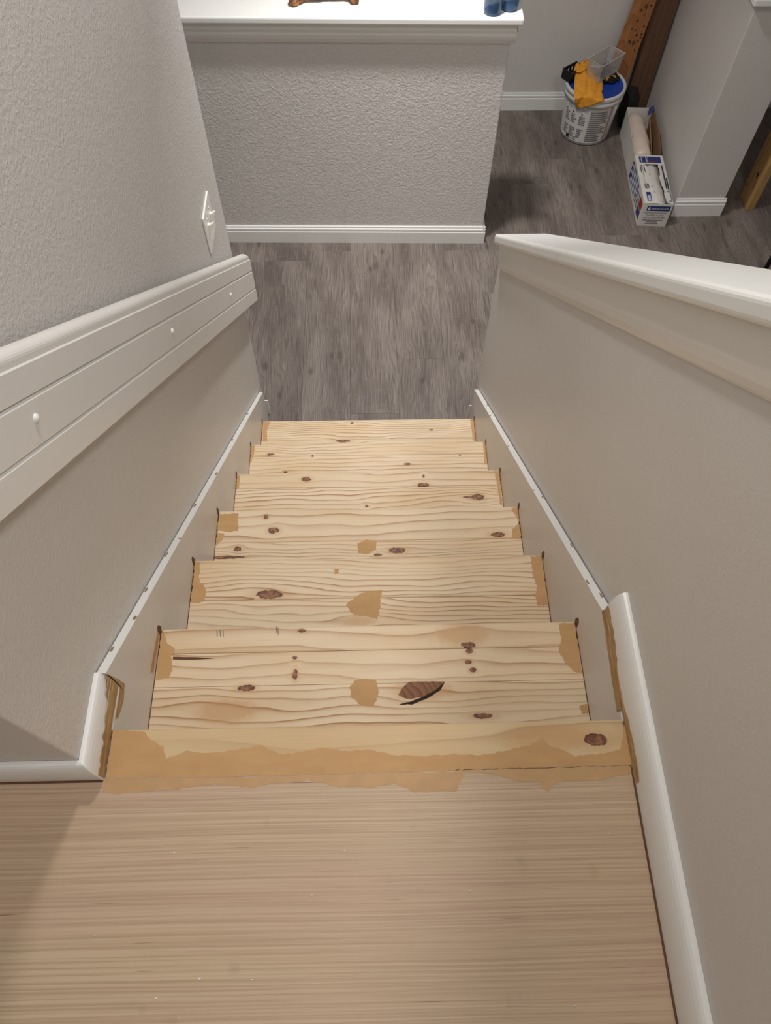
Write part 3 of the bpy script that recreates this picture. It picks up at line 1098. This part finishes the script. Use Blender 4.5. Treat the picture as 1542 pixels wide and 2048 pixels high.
prof = [(r0 - 0.008, 0.0005), (r0, 0.006), (r1, bh), (r1 - 0.004, bh)]
lathe('body', prof, bc, M['bucket'], BK, 56)
lathe('rim', [(r1 - 0.004, bh - 0.040), (r1 + 0.006, bh - 0.040), (r1 + 0.007, bh - 0.018), (r1 + 0.003, bh - 0.016), (r1 + 0.003, bh - 0.010), (r1 + 0.008, bh - 0.008),
              (r1 + 0.008, bh + 0.010), (r1 + 0.002, bh + 0.014), (r1 - 0.006, bh + 0.010), (r1 - 0.006, bh - 0.002)], bc, M['bucket'], BK, 56)
lathe('lid', [(r1 - 0.007, bh - 0.003), (r1 - 0.007, bh + 0.006), (r1 - 0.014, bh + 0.004), (r1 - 0.02, bh + 0.001), (0.004, bh + 0.002)], bc, M['blue'], BK, 56)
cdir = math.atan2(CAM.y - bc.y, CAM.x - bc.x)     # the side of the bucket that faces the stairs


def curved(name, a0, a1, z0, z1, off, mat, parent, jag=0.0, seed=0):
    rnd = random.Random(seed)
    n = max(2, int(abs(a1 - a0) * 10))
    V, F = [], []
    for i in range(n + 1):
        a = cdir + a0 + (a1 - a0) * i / n
        for z in (z0, z1):
            zz = z + (rnd.uniform(-jag, jag) if jag else 0)
            r = brad(zz) + off
            V.append((bc.x + r * math.cos(a), bc.y + r * math.sin(a), FZ + zz))
    for i in range(n):
        F.append((2 * i, 2 * i + 2, 2 * i + 3, 2 * i + 1))
    return V, F


V, F = curved('label', -1.25, 1.05, 0.018, 0.215, 0.0006, None, None)
lab = mk('label', V, F, M['label'], BK, smooth=True)
V, F = curved('label_edge', 0.86, 0.98, 0.018, 0.215, 0.0012, None, None)
mk('label_edge', V, F, M['pinkedge'], lab)
parts = []
rl = random.Random(5)
for r in range(15):                               # right-hand column of small print
    z = 0.200 - r * 0.0118
    parts.append(curved('', 0.10, rl.uniform(0.55, 0.82), z - 0.0085, z, 0.0013, None, None))
for a0 in (-0.92, -0.62, -0.28):                  # three narrow columns of instructions
    for r in range(12):
        z = 0.165 - r * 0.0105
        if r in (5, 6):
            continue
        parts.append(curved('', a0, a0 + rl.uniform(0.14, 0.25), z - 0.0075, z, 0.0013, None, None))
V, F = joinvf(parts)
mk('small_print', V, F, M['print'], lab)
parts = [curved('', -0.85 + i * 0.3, -0.85 + i * 0.3 + 0.25, 0.192, 0.209, 0.0013, None, None) for i in range(3)]
V, F = joinvf(parts)
mk('heading_print', V, F, M['print2'], lab)
for a0, a1, z0, z1 in ((-0.90, -0.855, 0.172, 0.180), (-0.58, -0.535, 0.172, 0.180), (-0.22, -0.175, 0.172, 0.180), (-0.72, -0.56, 0.022, 0.044)):
    V, F = curved('', a0, a1, z0, z1, 0.0014, None, None)
    mk('black_print', V, F, M['printblack'], lab)
parts = [curved('', -0.50, -0.25, z, z + 0.006, 0.0013, None, None) for z in (0.024, 0.036)]
V, F = joinvf(parts)
mk('small_print', V, F, M['print'], lab)
topz = FZ + bh + 0.004

# ---- things on the bucket lid
# black slotted holder
hc = at(1145, 147, 2, topz + 0.03)
hd = empty('tool_holder', (hc.x, hc.y, topz + 0.011), math.radians(38))
tag(hd, 'black slotted plastic holder at the left edge of the bucket lid', 'holder')
box('base', (-0.05, 0.05, -0.03, 0.03, 0.0, 0.008), M['black'], hd, local=True, bevel=0.002)
for y in (-0.03, 0.024):
    box('side_wall', (-0.05, 0.05, y, y + 0.006, 0.0082, 0.016), M['black'], hd, local=True)
    box('side_wall', (-0.05, 0.05, y, y + 0.006, 0.040, 0.052), M['black'], hd, local=True)
    for x in (-0.05, -0.024, 0.002, 0.030):
        box('rib', (x, x + 0.012, y, y + 0.006, 0.0162, 0.0398), M['black'], hd, local=True)
for x in (-0.05, 0.044):
    box('end_wall', (x, x + 0.006, -0.0238, 0.0238, 0.0082, 0.052), M['black'], hd, local=True)

# draped tan glove
rows = [((1152, 129), (1181, 121), 0.055), ((1148, 141), (1182, 133), 0.050), ((1151, 152), (1190, 145), 0.036), ((1150, 165), (1201, 155), 0.024),
        ((1149, 178), (1205, 166), 0.016), ((1149, 189), (1205, 178), 0.013), ((1150, 198), (1201, 188), 0.008), ((1152, 207), (1184, 200), -0.022), ((1154, 214), (1160, 213), -0.050)]
NT_, NS_ = 16, 40
V, F = [], []
for i in range(NS_ + 1):
    s = i / NS_ * (len(rows) - 1)
    a = min(int(s), len(rows) - 2)
    t = s - a
    (l0, q0, z0), (l1, q1, z1) = rows[a], rows[a + 1]
    zz = topz + z0 + (z1 - z0) * t
    pl = at(l0[0] + (l1[0] - l0[0]) * t, l0[1] + (l1[1] - l0[1]) * t, 2, zz)
    pq = at(q0[0] + (q1[0] - q0[0]) * t, q0[1] + (q1[1] - q0[1]) * t, 2, zz)
    for j in range(NT_ + 1):
        u = j / NT_
        p = pl.lerp(pq, u)
        arch = math.sin(math.pi * u)
        wr_ = 0.004 * math.sin(u * 17 + i * 0.12) + 0.007 * mnoise.noise(Vector((u * 5, i * 0.14, 3.1)))
        p = p + Z * (0.010 * arch + wr_ * arch) - Y * 0.004 * arch
        if zz < topz + 0.010:                     # keep the hanging part outside the bucket
            d = Vector((p.x - bc.x, p.y - bc.y, 0))
            mn = r1 + 0.013
            if d.length < mn:
                d = d.normalized() * mn
                p = Vector((bc.x + d.x, bc.y + d.y, p.z))
        V.append(p)
for i in range(NS_):
    for j in range(NT_):
        a = i * (NT_ + 1) + j
        F.append((a, a + 1, a + NT_ + 2, a + NT_ + 1))
gl = empty('work_glove', (sum((v.x for v in V)) / len(V), sum((v.y for v in V)) / len(V), topz))
tag(gl, 'tan leather work glove draped over the front rim of the bucket', 'glove')
o = mk('palm', V, F, M['glove'], gl, smooth=True)
md = o.modifiers.new('solid', 'SOLIDIFY'); md.thickness = 0.004; md.offset = 1
# pale hem along the cuff edge
edge = [V[i * (NT_ + 1)] for i in range(0, NS_ + 1, 2)] + [V[NS_ * (NT_ + 1) + j] for j in range(0, NT_ + 1, 4)] + [V[i * (NT_ + 1) + NT_] for i in range(NS_, NS_ // 3, -2)]
v_, f_ = tube(edge, [0.0028] * len(edge), 6)
mk('hem', v_, f_, M['glovelt'], gl, smooth=True)
# folded-back thumb flap over the top
fp = [at(px, py, 2, topz + 0.062) for px, py in ((1147, 142), (1154, 146), (1168, 143), (1181, 132), (1180, 121), (1170, 122), (1158, 130))]
cen = sum(fp, Vector()) / len(fp)
V = [cen + Z * 0.012] + fp + [cen - Z * 0.004 + (p - cen) * 0.85 - Z * 0.006 for p in fp]
n = len(fp)
F = [(0, 1 + i, 1 + (i + 1) % n) for i in range(n)] + [(1 + i, 1 + n + i, 1 + n + (i + 1) % n, 1 + (i + 1) % n) for i in range(n)] + [tuple(1 + n + i for i in range(n))]
o = mk('thumb', V, F, M['glove'], gl, smooth=True)
ss_ = o.modifiers.new('sub', 'SUBSURF'); ss_.levels = 2; ss_.render_levels = 2
# second glove: only a finger shows from under the bin
p0, p1 = at(1210, 160, 2, topz + 0.016), at(1231, 154, 2, topz + 0.016)
v_, f_ = tube([p0.lerp(p1, t) for t in (0, 0.2, 0.5, 0.8, 0.95, 1.0)], [0.012, 0.013, 0.013, 0.012, 0.009, 0.003], 12, 0.15, 60)
g2 = mk('work_glove', v_, f_, M['glove'], smooth=True)
tag(g2, 'tan glove finger poking out from under the clear plastic bin', 'glove')

# clear bin of screws
bcx, bcy = 1.243, 3.575
bn = empty('plastic_bin', (bcx, bcy, topz + 0.030), math.radians(41))
tag(bn, 'cloudy clear plastic bin of screws on top of the bucket', 'bin')
hl, hw, hh, th = 0.090, 0.047, 0.092, 0.002


def taper(l0, w0, l1, w1, z0, z1):
    return [(sx * a, sy * b, z) for (a, b, z) in ((l0, w0, z0), (l1, w1, z1)) for sx, sy in ((-1, -1), (1, -1), (1, 1), (-1, 1))]


ov = taper(hl * 0.90, hw * 0.88, hl, hw, 0, hh)
iv = taper(hl * 0.90 - th, hw * 0.88 - th, hl - th, hw - th, th, hh)
V = ov + iv
F = [(3, 2, 1, 0), (8, 9, 10, 11)]
for i in range(4):
    j = (i + 1) % 4
    F += [(i, j, 4 + j, 4 + i), (8 + j, 8 + i, 12 + i, 12 + j), (4 + i, 4 + j, 12 + j, 12 + i)]
mk('tub', V, F, M['clear'], bn, local=True, bevel=0.003)
V = taper(hl, hw, hl + 0.003, hw + 0.003, hh - 0.004, hh) + taper(hl - 0.001, hw - 0.001, hl - 0.001, hw - 0.001, hh - 0.004, hh)
F = []
for i in range(4):
    j = (i + 1) % 4
    F += [(i, j, 4 + j, 4 + i), (8 + j, 8 + i, 12 + i, 12 + j), (4 + i, 4 + j, 12 + j, 12 + i), (i, 8 + i, 8 + j, j)]
mk('rim', V, F, plain('clear_rim', (196, 192, 186), 0.3), bn, local=True)
# heap of screws in the bin
rs = random.Random(9)
parts = []
for i in range(90):
    c = Vector((rs.gauss(0.0, 0.035), rs.gauss(0.0, 0.016), 0.006 + abs(rs.gauss(0, 0.008))))
    c.x = max(-0.06, min(0.06, c.x)); c.y = max(-0.026, min(0.026, c.y))
    d = Vector((rs.uniform(-1, 1), rs.uniform(-1, 1), rs.uniform(-0.4, 0.4))).normalized() * 0.012
    parts.append(tube([c - d, c + d * 0.8, c + d * 0.82, c + d], [0.0012, 0.0018, 0.0036, 0.0036], 6))
V, F = joinvf(parts)
W_ = Matrix.Rotation(math.radians(41), 4, 'Z')
o = mk('screw_heap', [W_ @ v + Vector((bcx, bcy, topz + 0.030 + th)) for v in V], F, M['screw'])
tag(o, 'loose heap of steel screws inside the clear plastic bin', 'screws', kind='stuff')

# black cloth under the bin, and a black lump on the floor
def blob(c, rx, ry, rz, seed, amp=0.3, sc_=9.0, zmin=None):
    bm = bmesh.new()
    bmesh.ops.create_icosphere(bm, subdivisions=4, radius=1.0)
    V = []
    for v in bm.verts:
        k = 1 + amp * mnoise.noise(v.co * 1.7 + Vector((seed, 0, 0))) + amp * 0.35 * mnoise.noise(v.co * 5 + Vector((0, seed, 0)))
        p = Vector((c[0] + v.co.x * rx * k, c[1] + v.co.y * ry * k, c[2] + v.co.z * rz * k))
        if zmin is not None and p.z < zmin:
            p.z = zmin
        V.append(p)
    bm.verts.index_update()
    F = [tuple(v.index for v in fc.verts) for fc in bm.faces]
    bm.free()
    return V, F


V, F = blob((1.268, 3.585, topz + 0.012), 0.066, 0.060, 0.018, 2.0, 0.25, zmin=topz)
o = mk('black_cloth', V, F, M['blackcloth'], smooth=True)
tag(o, 'crumpled black cloth on the blue lid under the bin', 'cloth')
V, F = blob((1.440, 3.587, FZ + 0.10), 0.048, 0.050, 0.12, 5.0, 0.15, zmin=FZ)  # black blob filling the near-black gap right of the bucket
o = mk('black_lump', V, F, M['blackcloth'], smooth=True)
tag(o, 'black lump on the floor between the bucket and the leaning boards', 'bag')

# ================================================================== LEANING BOARDS
# reddish old board with holes, leaning against the back wall
e = empty('leaning_board', (1.34, 3.70, FZ))
tag(e, 'reddish brown board full of nail holes leaning behind the bucket', 'board')


def prism_between(q4lo, q4hi):
    V = [Vector(p) for p in q4lo] + [Vector(p) for p in q4hi]
    return V, [(3, 2, 1, 0), (4, 5, 6, 7), (0, 1, 5, 4), (1, 2, 6, 5), (2, 3, 7, 6), (3, 0, 4, 7)]


lo = at(1222, 160, 1, 3.658); lo2 = at(1257, 153, 1, 3.658)
hi = at(1284, 0, 1, 3.664); hi2 = at(1314, 0, 1, 3.664)


def ext(a, b, z):
    t = (z - a.z) / (b.z - a.z)
    return a.lerp(b, t)


fl0, fl1, fh0, fh1 = ext(lo, hi, FZ + 0.001), ext(lo2, hi2, FZ + 0.001), ext(lo, hi, -0.3), ext(lo2, hi2, -0.3)
dy = Vector((-0.026, 0.032, 0))
V, F = prism_between([fl0, fl1, fl1 + Vector((0, 0.032, 0)), fl0 + dy], [fh0, fh1, fh1 + Vector((0, 0.032, 0)), fh0 + dy])
mk('plank_body', V, F, M['post'], e, bevel=0.002)
rh = random.Random(8)
nrm = (fl1 - fl0).cross(fh0 - fl0).normalized()
if nrm.y > 0: nrm = -nrm
for px, py, r in ((1293, 13, 0.010), (1302, 11, 0.004), (1283, 20, 0.005), (1275, 41, 0.005), (1288, 30, 0.003), (1264, 58, 0.004), (1271, 60, 0.003), (1288, 53, 0.004),
                  (1273, 70, 0.005), (1283, 69, 0.005), (1281, 75, 0.004), (1259, 84, 0.006), (1267, 86, 0.010), (1276, 82, 0.004), (1269, 100, 0.004)):
    # measured on the board's front face
    d = CF * FPX + CR * (px - 771) - CU * (py - 1024)
    t = (fl0 - CAM).dot(nrm) / d.dot(nrm)
    c = CAM + d * t
    e1 = (fl1 - fl0).normalized()
    e2 = nrm.cross(e1)
    pts = [c + e1 * r * math.cos(a) * 1.0 + e2 * r * 1.2 * math.sin(a) for a in [i * math.pi / 4 for i in range(8)]]
    patch('nail_hole', pts, nrm, M['dark'] if r < 0.008 else M['brown_gap'], e, 0.0008, 0.01, 0.0006, px)

# dark brown board standing in the corner
o = box('corner_board', (1.456, 1.572, 3.700, 3.738, FZ + 0.0005, -0.2), M['darkboard'], bevel=0.002)
tag(o, 'dark brown board standing upright in the corner behind the white box', 'board')

# yellow new board right of the pier
e1x, e1y = 1.945, 2.875
prf = [(1.945, 2.872), (1.988, 2.884), (1.988, 3.008), (1.943, 2.998)]
V, F = prism_between([(x, y, FZ + 0.0005) for x, y in prf], [(x - 0.005, y + 0.01, -0.25) for x, y in prf])
lb = mk('new_board', V, F, M['newwood'], bevel=0.003)
tag(lb, 'yellow pine board standing on end right of the low wall end', 'board')
for y, z, r in ((2.925, -1.16, 0.010), (2.975, -1.25, 0.006)):
    t = (z - FZ) / (-0.25 - FZ)
    c = Vector((1.9445 - 0.005 * t - 0.0006, y + 0.01 * t, z))
    pts = [c + Y * r * 0.8 * math.cos(a) + Z * r * 1.5 * math.sin(a) for a in [i * math.pi / 4 for i in range(8)]]
    patch('knot', pts, -X, M['dark'], lb, 0.0006, 0.01, 0.0006, 4)

# black pole at the far right
pb = at(1527, 545, 2, FZ + 0.10)
pe = empty('black_pole', (pb.x, pb.y, FZ))
tag(pe, 'thin black upright pole at the right edge behind the sloping cap', 'pole')
lathe('shaft', [(0.011, 0.012), (0.011, 1.1)], (pb.x, pb.y, FZ), M['black'], pe, 16)
lathe('foot', [(0.06, 0.0005), (0.06, 0.008), (0.02, 0.014), (0.012, 0.03)], (pb.x, pb.y, FZ), M['black'], pe, 24)

# ================================================================== BOXES OF PLASTIC SHEETING
BA = math.radians(-3.3)


def sheet(b, mat):
    return boxvf(*b), mat


# nearer box, printed; a torn opening along its top
BW, BL, BH, ct_ = 0.142, 0.375, 0.128, 0.0022
nb = empty('carton', (1.362, 2.772, FZ), BA)
tag(nb, 'nearer carton, printed blue and white with its top torn open', 'carton', 'painter plastic cartons')
box('bottom_panel', (0, BW, 0, BL, 0.0005, ct_), M['boxwhite'], nb, local=True)
box('front_panel', (0, BW, 0, ct_, ct_, BH), M['boxwhite'], nb, local=True)
box('back_panel', (0, BW, BL - ct_, BL, ct_, BH), M['boxwhite'], nb, local=True)
lp = box('side_panel', (0, ct_, ct_, BL - ct_, ct_, BH), M['boxwhite'], nb, local=True)
box('side_panel', (BW - ct_, BW, ct_, BL - ct_, ct_, BH), M['boxwhite'], nb, local=True)
# torn top: left flap, right strip, far end strip with jagged inner edges
def torn(name, outer, inner, z0, mat, parent, lift=0.0, seed=0, amp=0.004, under=None):
    """strip between a straight outer edge and a torn inner edge, both lists of (x, y)"""
    rnd = random.Random(seed)
    V, F = [], []
    n = len(outer)
    for i in range(n):
        ix = inner[i][0] + rnd.uniform(-amp, amp)
        for (x, y, l) in ((outer[i][0], outer[i][1], 0), (ix, inner[i][1], lift)):
            V += [(x, y, z0 + l), (x, y, z0 + l + ct_)]
    for i in range(n - 1):
        a, b = 4 * i, 4 * i + 4
        F += [(a + 1, a + 3, b + 3, b + 1), (a, b, b + 2, a + 2), (a + 2, b + 2, b + 3, a + 3), (a, a + 1, b + 1, b)]
    F += [(0, 2, 3, 1), (4 * n - 4, 4 * n - 3, 4 * n - 1, 4 * n - 2)]
    return mk(name, V, F, mat, parent, local=True)


N_ = 22
yy = [0.004 + (BL * 0.80) * i / (N_ - 1) for i in range(N_)]
inner = [0.060 + 0.004 * math.sin(y * 30) + (0.012 * max(0, 1 - y / 0.05)) - 0.02 * max(0, (y - 0.16) / 0.15) for y in yy]
fl_l = torn('top_flap', [(0, y) for y in yy], [(inner[i], yy[i]) for i in range(N_)], BH, M['boxwhite'], nb, 0.002, 3)
inner_r = [BW - 0.030 - 0.010 * math.sin(y * 9) for y in yy]
fl_r = torn('top_flap', [(BW, y) for y in yy], [(inner_r[i], yy[i]) for i in range(N_)], BH, M['boxwhite'], nb, 0.006, 4)
fl_b = box('top_flap', (0, BW, BL * 0.815, BL, BH, BH + ct_), M['boxwhite'], nb, local=True)
# print on the top
zt = BH + ct_ + 0.0006
box('blue_print', (0.018, 0.128, BL * 0.84, BL * 0.965, zt, zt + 0.0003), M['boxblue'], fl_b, local=True)
box('red_print', (0.062, 0.100, BL * 0.855, BL * 0.875, zt + 0.0003, zt + 0.0006), M['boxred'], fl_b, local=True)
text('Covers', 0.020, (0.050, BL * 0.955, zt + 0.0008), -Y, X, M['boxlt'], fl_b, 0.040, local=True)
text('Plastic', 0.014, (0.026, BL * 0.955, zt + 0.0008), -Y, X, M['boxlt'], fl_b, 0.040, local=True)


def lift_l(x):
    return BH + ct_ + 0.002 * x / 0.06 + 0.0005


box('blue_print', (0.018, 0.040, 0.020, 0.085, lift_l(0.05), lift_l(0.05) + 0.0003), M['boxblue'], fl_l, local=True)
box('pale_print', (0.022, 0.036, 0.024, 0.062, lift_l(0.05) + 0.0003, lift_l(0.05) + 0.0006), M['print2'], fl_l, local=True)
parts = []
rb = random.Random(2)
for x, y0, y1 in ((0.014, 0.235, 0.29), (0.020, 0.25, 0.295), (0.026, 0.20, 0.29), (0.033, 0.24, 0.295), (0.018, 0.115, 0.145), (0.024, 0.11, 0.150), (0.030, 0.11, 0.150), (0.036, 0.115, 0.145), (0.022, 0.15, 0.235)):
    parts.append(boxvf(x, x + (0.0035 if y1 - y0 < 0.08 else 0.001), y0, y1, lift_l(0.06), lift_l(0.06) + 0.0003))
V, F = joinvf(parts)
mk('small_print', V, F, M['boxink'], fl_l, local=True)
parts = [boxvf(BW - 0.026 + a, BW - 0.026 + a + 0.007, y0, y1, BH + ct_ + 0.0065, BH + ct_ + 0.0068) for a, y0, y1 in ((0.003, 0.11, 0.285), (0.012, 0.10, 0.19))]
V, F = joinvf(parts)
mk('dark_print', V, F, M['boxink'], fl_r, local=True)
V, F = joinvf([boxvf(BW - 0.022, BW - 0.006, y, y + 0.003, BH + ct_ + 0.0065, BH + ct_ + 0.0068) for y in (0.015, 0.085)] + [boxvf(BW - 0.009, BW - 0.006, 0.018, 0.085, BH + ct_ + 0.0065, BH + ct_ + 0.0068)])
mk('blue_print', V, F, M['boxblue'], fl_r, local=True)
# front face: blue banner and lettering
fp_ = [o for o in nb.children if o.name.startswith('front_panel')][0]
box('blue_banner', (0.020, BW - 0.008, -0.0004, -0.0001, 0.090, 0.118), M['boxblue'], fp_, local=True)
text('SHERWIN-WILLIAMS', 0.013, (0.044, -0.0007, 0.0985), X, Z, M['boxlt'], fp_, 0.082, local=True)
V, F = joinvf([boxvf(0.0255, 0.038, -0.0007, -0.0004, 0.095, 0.104), boxvf(0.029, 0.034, -0.0007, -0.0004, 0.106, 0.114)])
mk('emblem', V, F, M['boxlt'], fp_, local=True)
text('PLASTIQUE POUR PEINTURES', 0.0125, (0.016, -0.0004, 0.074), X, Z, M['boxink'], fp_, 0.110, local=True)
text("PAINTER'S PLASTIC", 0.0125, (0.028, -0.0004, 0.060), X, Z, M['boxink'], fp_, 0.086, local=True)
text('PLÁSTICO PARA PINTORES', 0.0125, (0.016, -0.0004, 0.046), X, Z, M['boxink'], fp_, 0.108, local=True)
V, F = joinvf([boxvf(a, b, -0.0004, -0.0001, z, z + 0.0055) for a, b, z in ((0.018, 0.118, 0.033), (0.038, 0.095, 0.023), (0.034, 0.100, 0.013))])
mk('small_print', V, F, M['print'], fp_, local=True)
# left side panel: dark blue print with rows of lettering, red block
box('blue_print', (-0.0004, -0.0001, 0.150, BL - 0.02, 0.022, 0.112), M['boxblue'], lp, local=True)
box('blue_print', (-0.0004, -0.0001, 0.020, 0.082, 0.018, 0.060), M['boxblue'], lp, local=True)
box('red_print', (-0.0004, -0.0001, 0.020, 0.082, 0.064, 0.110), M['boxred'], lp, local=True)
V, F = joinvf([boxvf(-0.0007, -0.0004, y0, y1, z, z + 0.008) for y0, y1, z in ((0.155, 0.34, 0.095), (0.16, 0.33, 0.078), (0.155, 0.345, 0.061), (0.16, 0.31, 0.044), (0.155, 0.33, 0.028))])
mk('white_print', V, F, M['boxlt'], lp, local=True)
V, F = joinvf([boxvf(-0.0004, -0.0001, 0.088, 0.145, z, z + 0.006) for z in (0.03, 0.045, 0.06, 0.075, 0.09)])
mk('small_print', V, F, M['boxink'], lp, local=True)


def roll(parent_loc, ang, x, y0, y1, z, r, label, seed, mat):
    """roll of folded plastic sheeting"""
    Rm = Matrix.Rotation(ang, 4, 'Z')
    n = 22
    path, rad = [], []
    for i in range(n + 1):
        t = i / n
        path.append(Rm @ Vector((x + 0.002 * math.sin(t * 7 + seed), y0 + (y1 - y0) * t, z)) + Vector(parent_loc))
        rad.append(r * (1 - 0.25 * (abs(t - 0.5) * 2) ** 14))
    V, F = tube(path, rad, 22, 0.10, 34)
    o = mk('plastic_roll', V, F, mat, smooth=True)
    tag(o, label, 'roll', 'rolls of plastic sheeting')
    return o


roll(nb.location, BA, BW * 0.54, 0.012, BL - 0.012, 0.062, 0.056, 'pale roll of plastic sheeting inside the printed carton', 1, M['film2'])

# farther box: plain white side, top ripped off, inside brown
FW, FLn, FH = 0.138, 0.360, 0.150
fb = empty('carton', (1.392, 3.156, FZ), BA)
tag(fb, 'farther white carton with its whole top ripped off', 'carton', 'painter plastic cartons')
box('bottom_panel', (-0.006, FW, 0, FLn, 0.0005, ct_), M['boxin'], fb, local=True)


def ripped_panel(name, pts, axis_x, th_, mats, seed, parent):
    """upright panel, profile (y, z) list gives its ripped upper edge"""
    rnd = random.Random(seed)
    V, F = [], []
    n = len(pts)
    for y, z in pts:
        zz = z + rnd.uniform(-0.003, 0.003)
        V += [(axis_x, y, ct_), (axis_x + th_, y, ct_), (axis_x, y, zz), (axis_x + th_, y, zz)]
    for i in range(n - 1):
        a, b = 4 * i, 4 * i + 4
        F += [(a, b, b + 2, a + 2), (a + 1, a + 3, b + 3, b + 1), (a + 2, b + 2, b + 3, a + 3)]
    F += [(0, 2, 3, 1), (4 * n - 4, 4 * n - 3, 4 * n - 1, 4 * n - 2)]
    return mk(name, V, F, mats, parent, local=True)


ripped_panel('side_panel', [(FLn * i / 16, FH - 0.022 + 0.022 * (i / 16)) for i in range(17)], -0.006, ct_, M['boxwhite'], 3, fb)
o = ripped_panel('side_panel', [(0.03 + (FLn - 0.03) * i / 16, FH - 0.03 + 0.03 * math.sin(min(1, i / 9) * 1.57)) for i in range(17)], FW - ct_, ct_, M['boxin'], 4, fb)
box('back_panel', (-0.0038, FW - ct_, FLn - ct_, FLn, ct_, FH + 0.002), M['boxwhite'], fb, local=True)
box('front_panel', (-0.0038, FW - ct_, 0, ct_, ct_, 0.10), M['boxwhite'], fb, local=True)
# bent inner flap hanging between the roll and the right panel, blue-printed scrap at the far corner
V = [(0.098, 0.05, 0.09), (0.106, 0.30, 0.142), (0.112, 0.30, 0.143), (0.104, 0.05, 0.088), (0.120, 0.06, 0.02), (0.128, 0.30, 0.03), (0.130, 0.30, 0.03), (0.122, 0.06, 0.02)]
mk('torn_flap', V, [(0, 1, 2, 3), (0, 4, 5, 1), (3, 2, 6, 7), (4, 7, 6, 5), (0, 3, 7, 4), (1, 5, 6, 2)], M['boxin'], fb, local=True)
V = [(0.100, FLn - 0.050, FH - 0.012), (0.132, FLn - 0.03, FH + 0.012), (0.128, FLn - 0.004, FH + 0.022), (0.108, FLn - 0.012, FH + 0.006)]
V2 = [(a, b, c_ - 0.002) for a, b, c_ in V]
mk('torn_scrap', V + V2, [(0, 1, 2, 3), (7, 6, 5, 4), (0, 4, 5, 1), (1, 5, 6, 2), (2, 6, 7, 3), (3, 7, 4, 0)], M['boxblue'], fb, local=True)
roll(fb.location, BA, 0.048, 0.008, FLn - 0.010, 0.088, 0.048, 'pinkish roll of plastic sheeting lying in the farther carton', 4, M['film'])

# ================================================================== crumbs on the floors
rd = random.Random(31)
parts = []
for i in range(46):
    if i < 34:
        c = Vector((rd.uniform(0.65, 2.0), rd.uniform(2.1, 3.5), FZ + 0.0012))
        if 1.34 < c.x < 1.85 and c.y > 2.74:
            continue
        if (c - Vector((bc.x, bc.y, c.z))).length < 0.16 or (c.x < 0.64):
            continue
    else:
        c = Vector((rd.uniform(-0.40, 0.38), rd.uniform(-0.40, -0.10), 0.0012))
    r = rd.uniform(0.0007, 0.0018)
    parts.append(tube([c + Vector((-r, 0, 0)), c, c + Vector((r * 1.4, r * 0.6, 0))], [r * 0.3, r * 0.7, r * 0.3], 5))
V, F = joinvf(parts)
o = mk('plaster_crumbs', V, F, M['white'])
tag(o, 'tiny white plaster crumbs scattered over the floors', 'debris', kind='stuff')
c = at(712, 793, 2, FZ + 0.0015)
V, F = tube([c + Vector((-0.006, 0, 0)), c, c + Vector((0.005, 0.003, 0))], [0.001, 0.003, 0.001], 6)
o = mk('filler_crumb', V, F, M['filler'])
tag(o, 'small tan crumb of filler on the grey floor below the stairs', 'crumb')
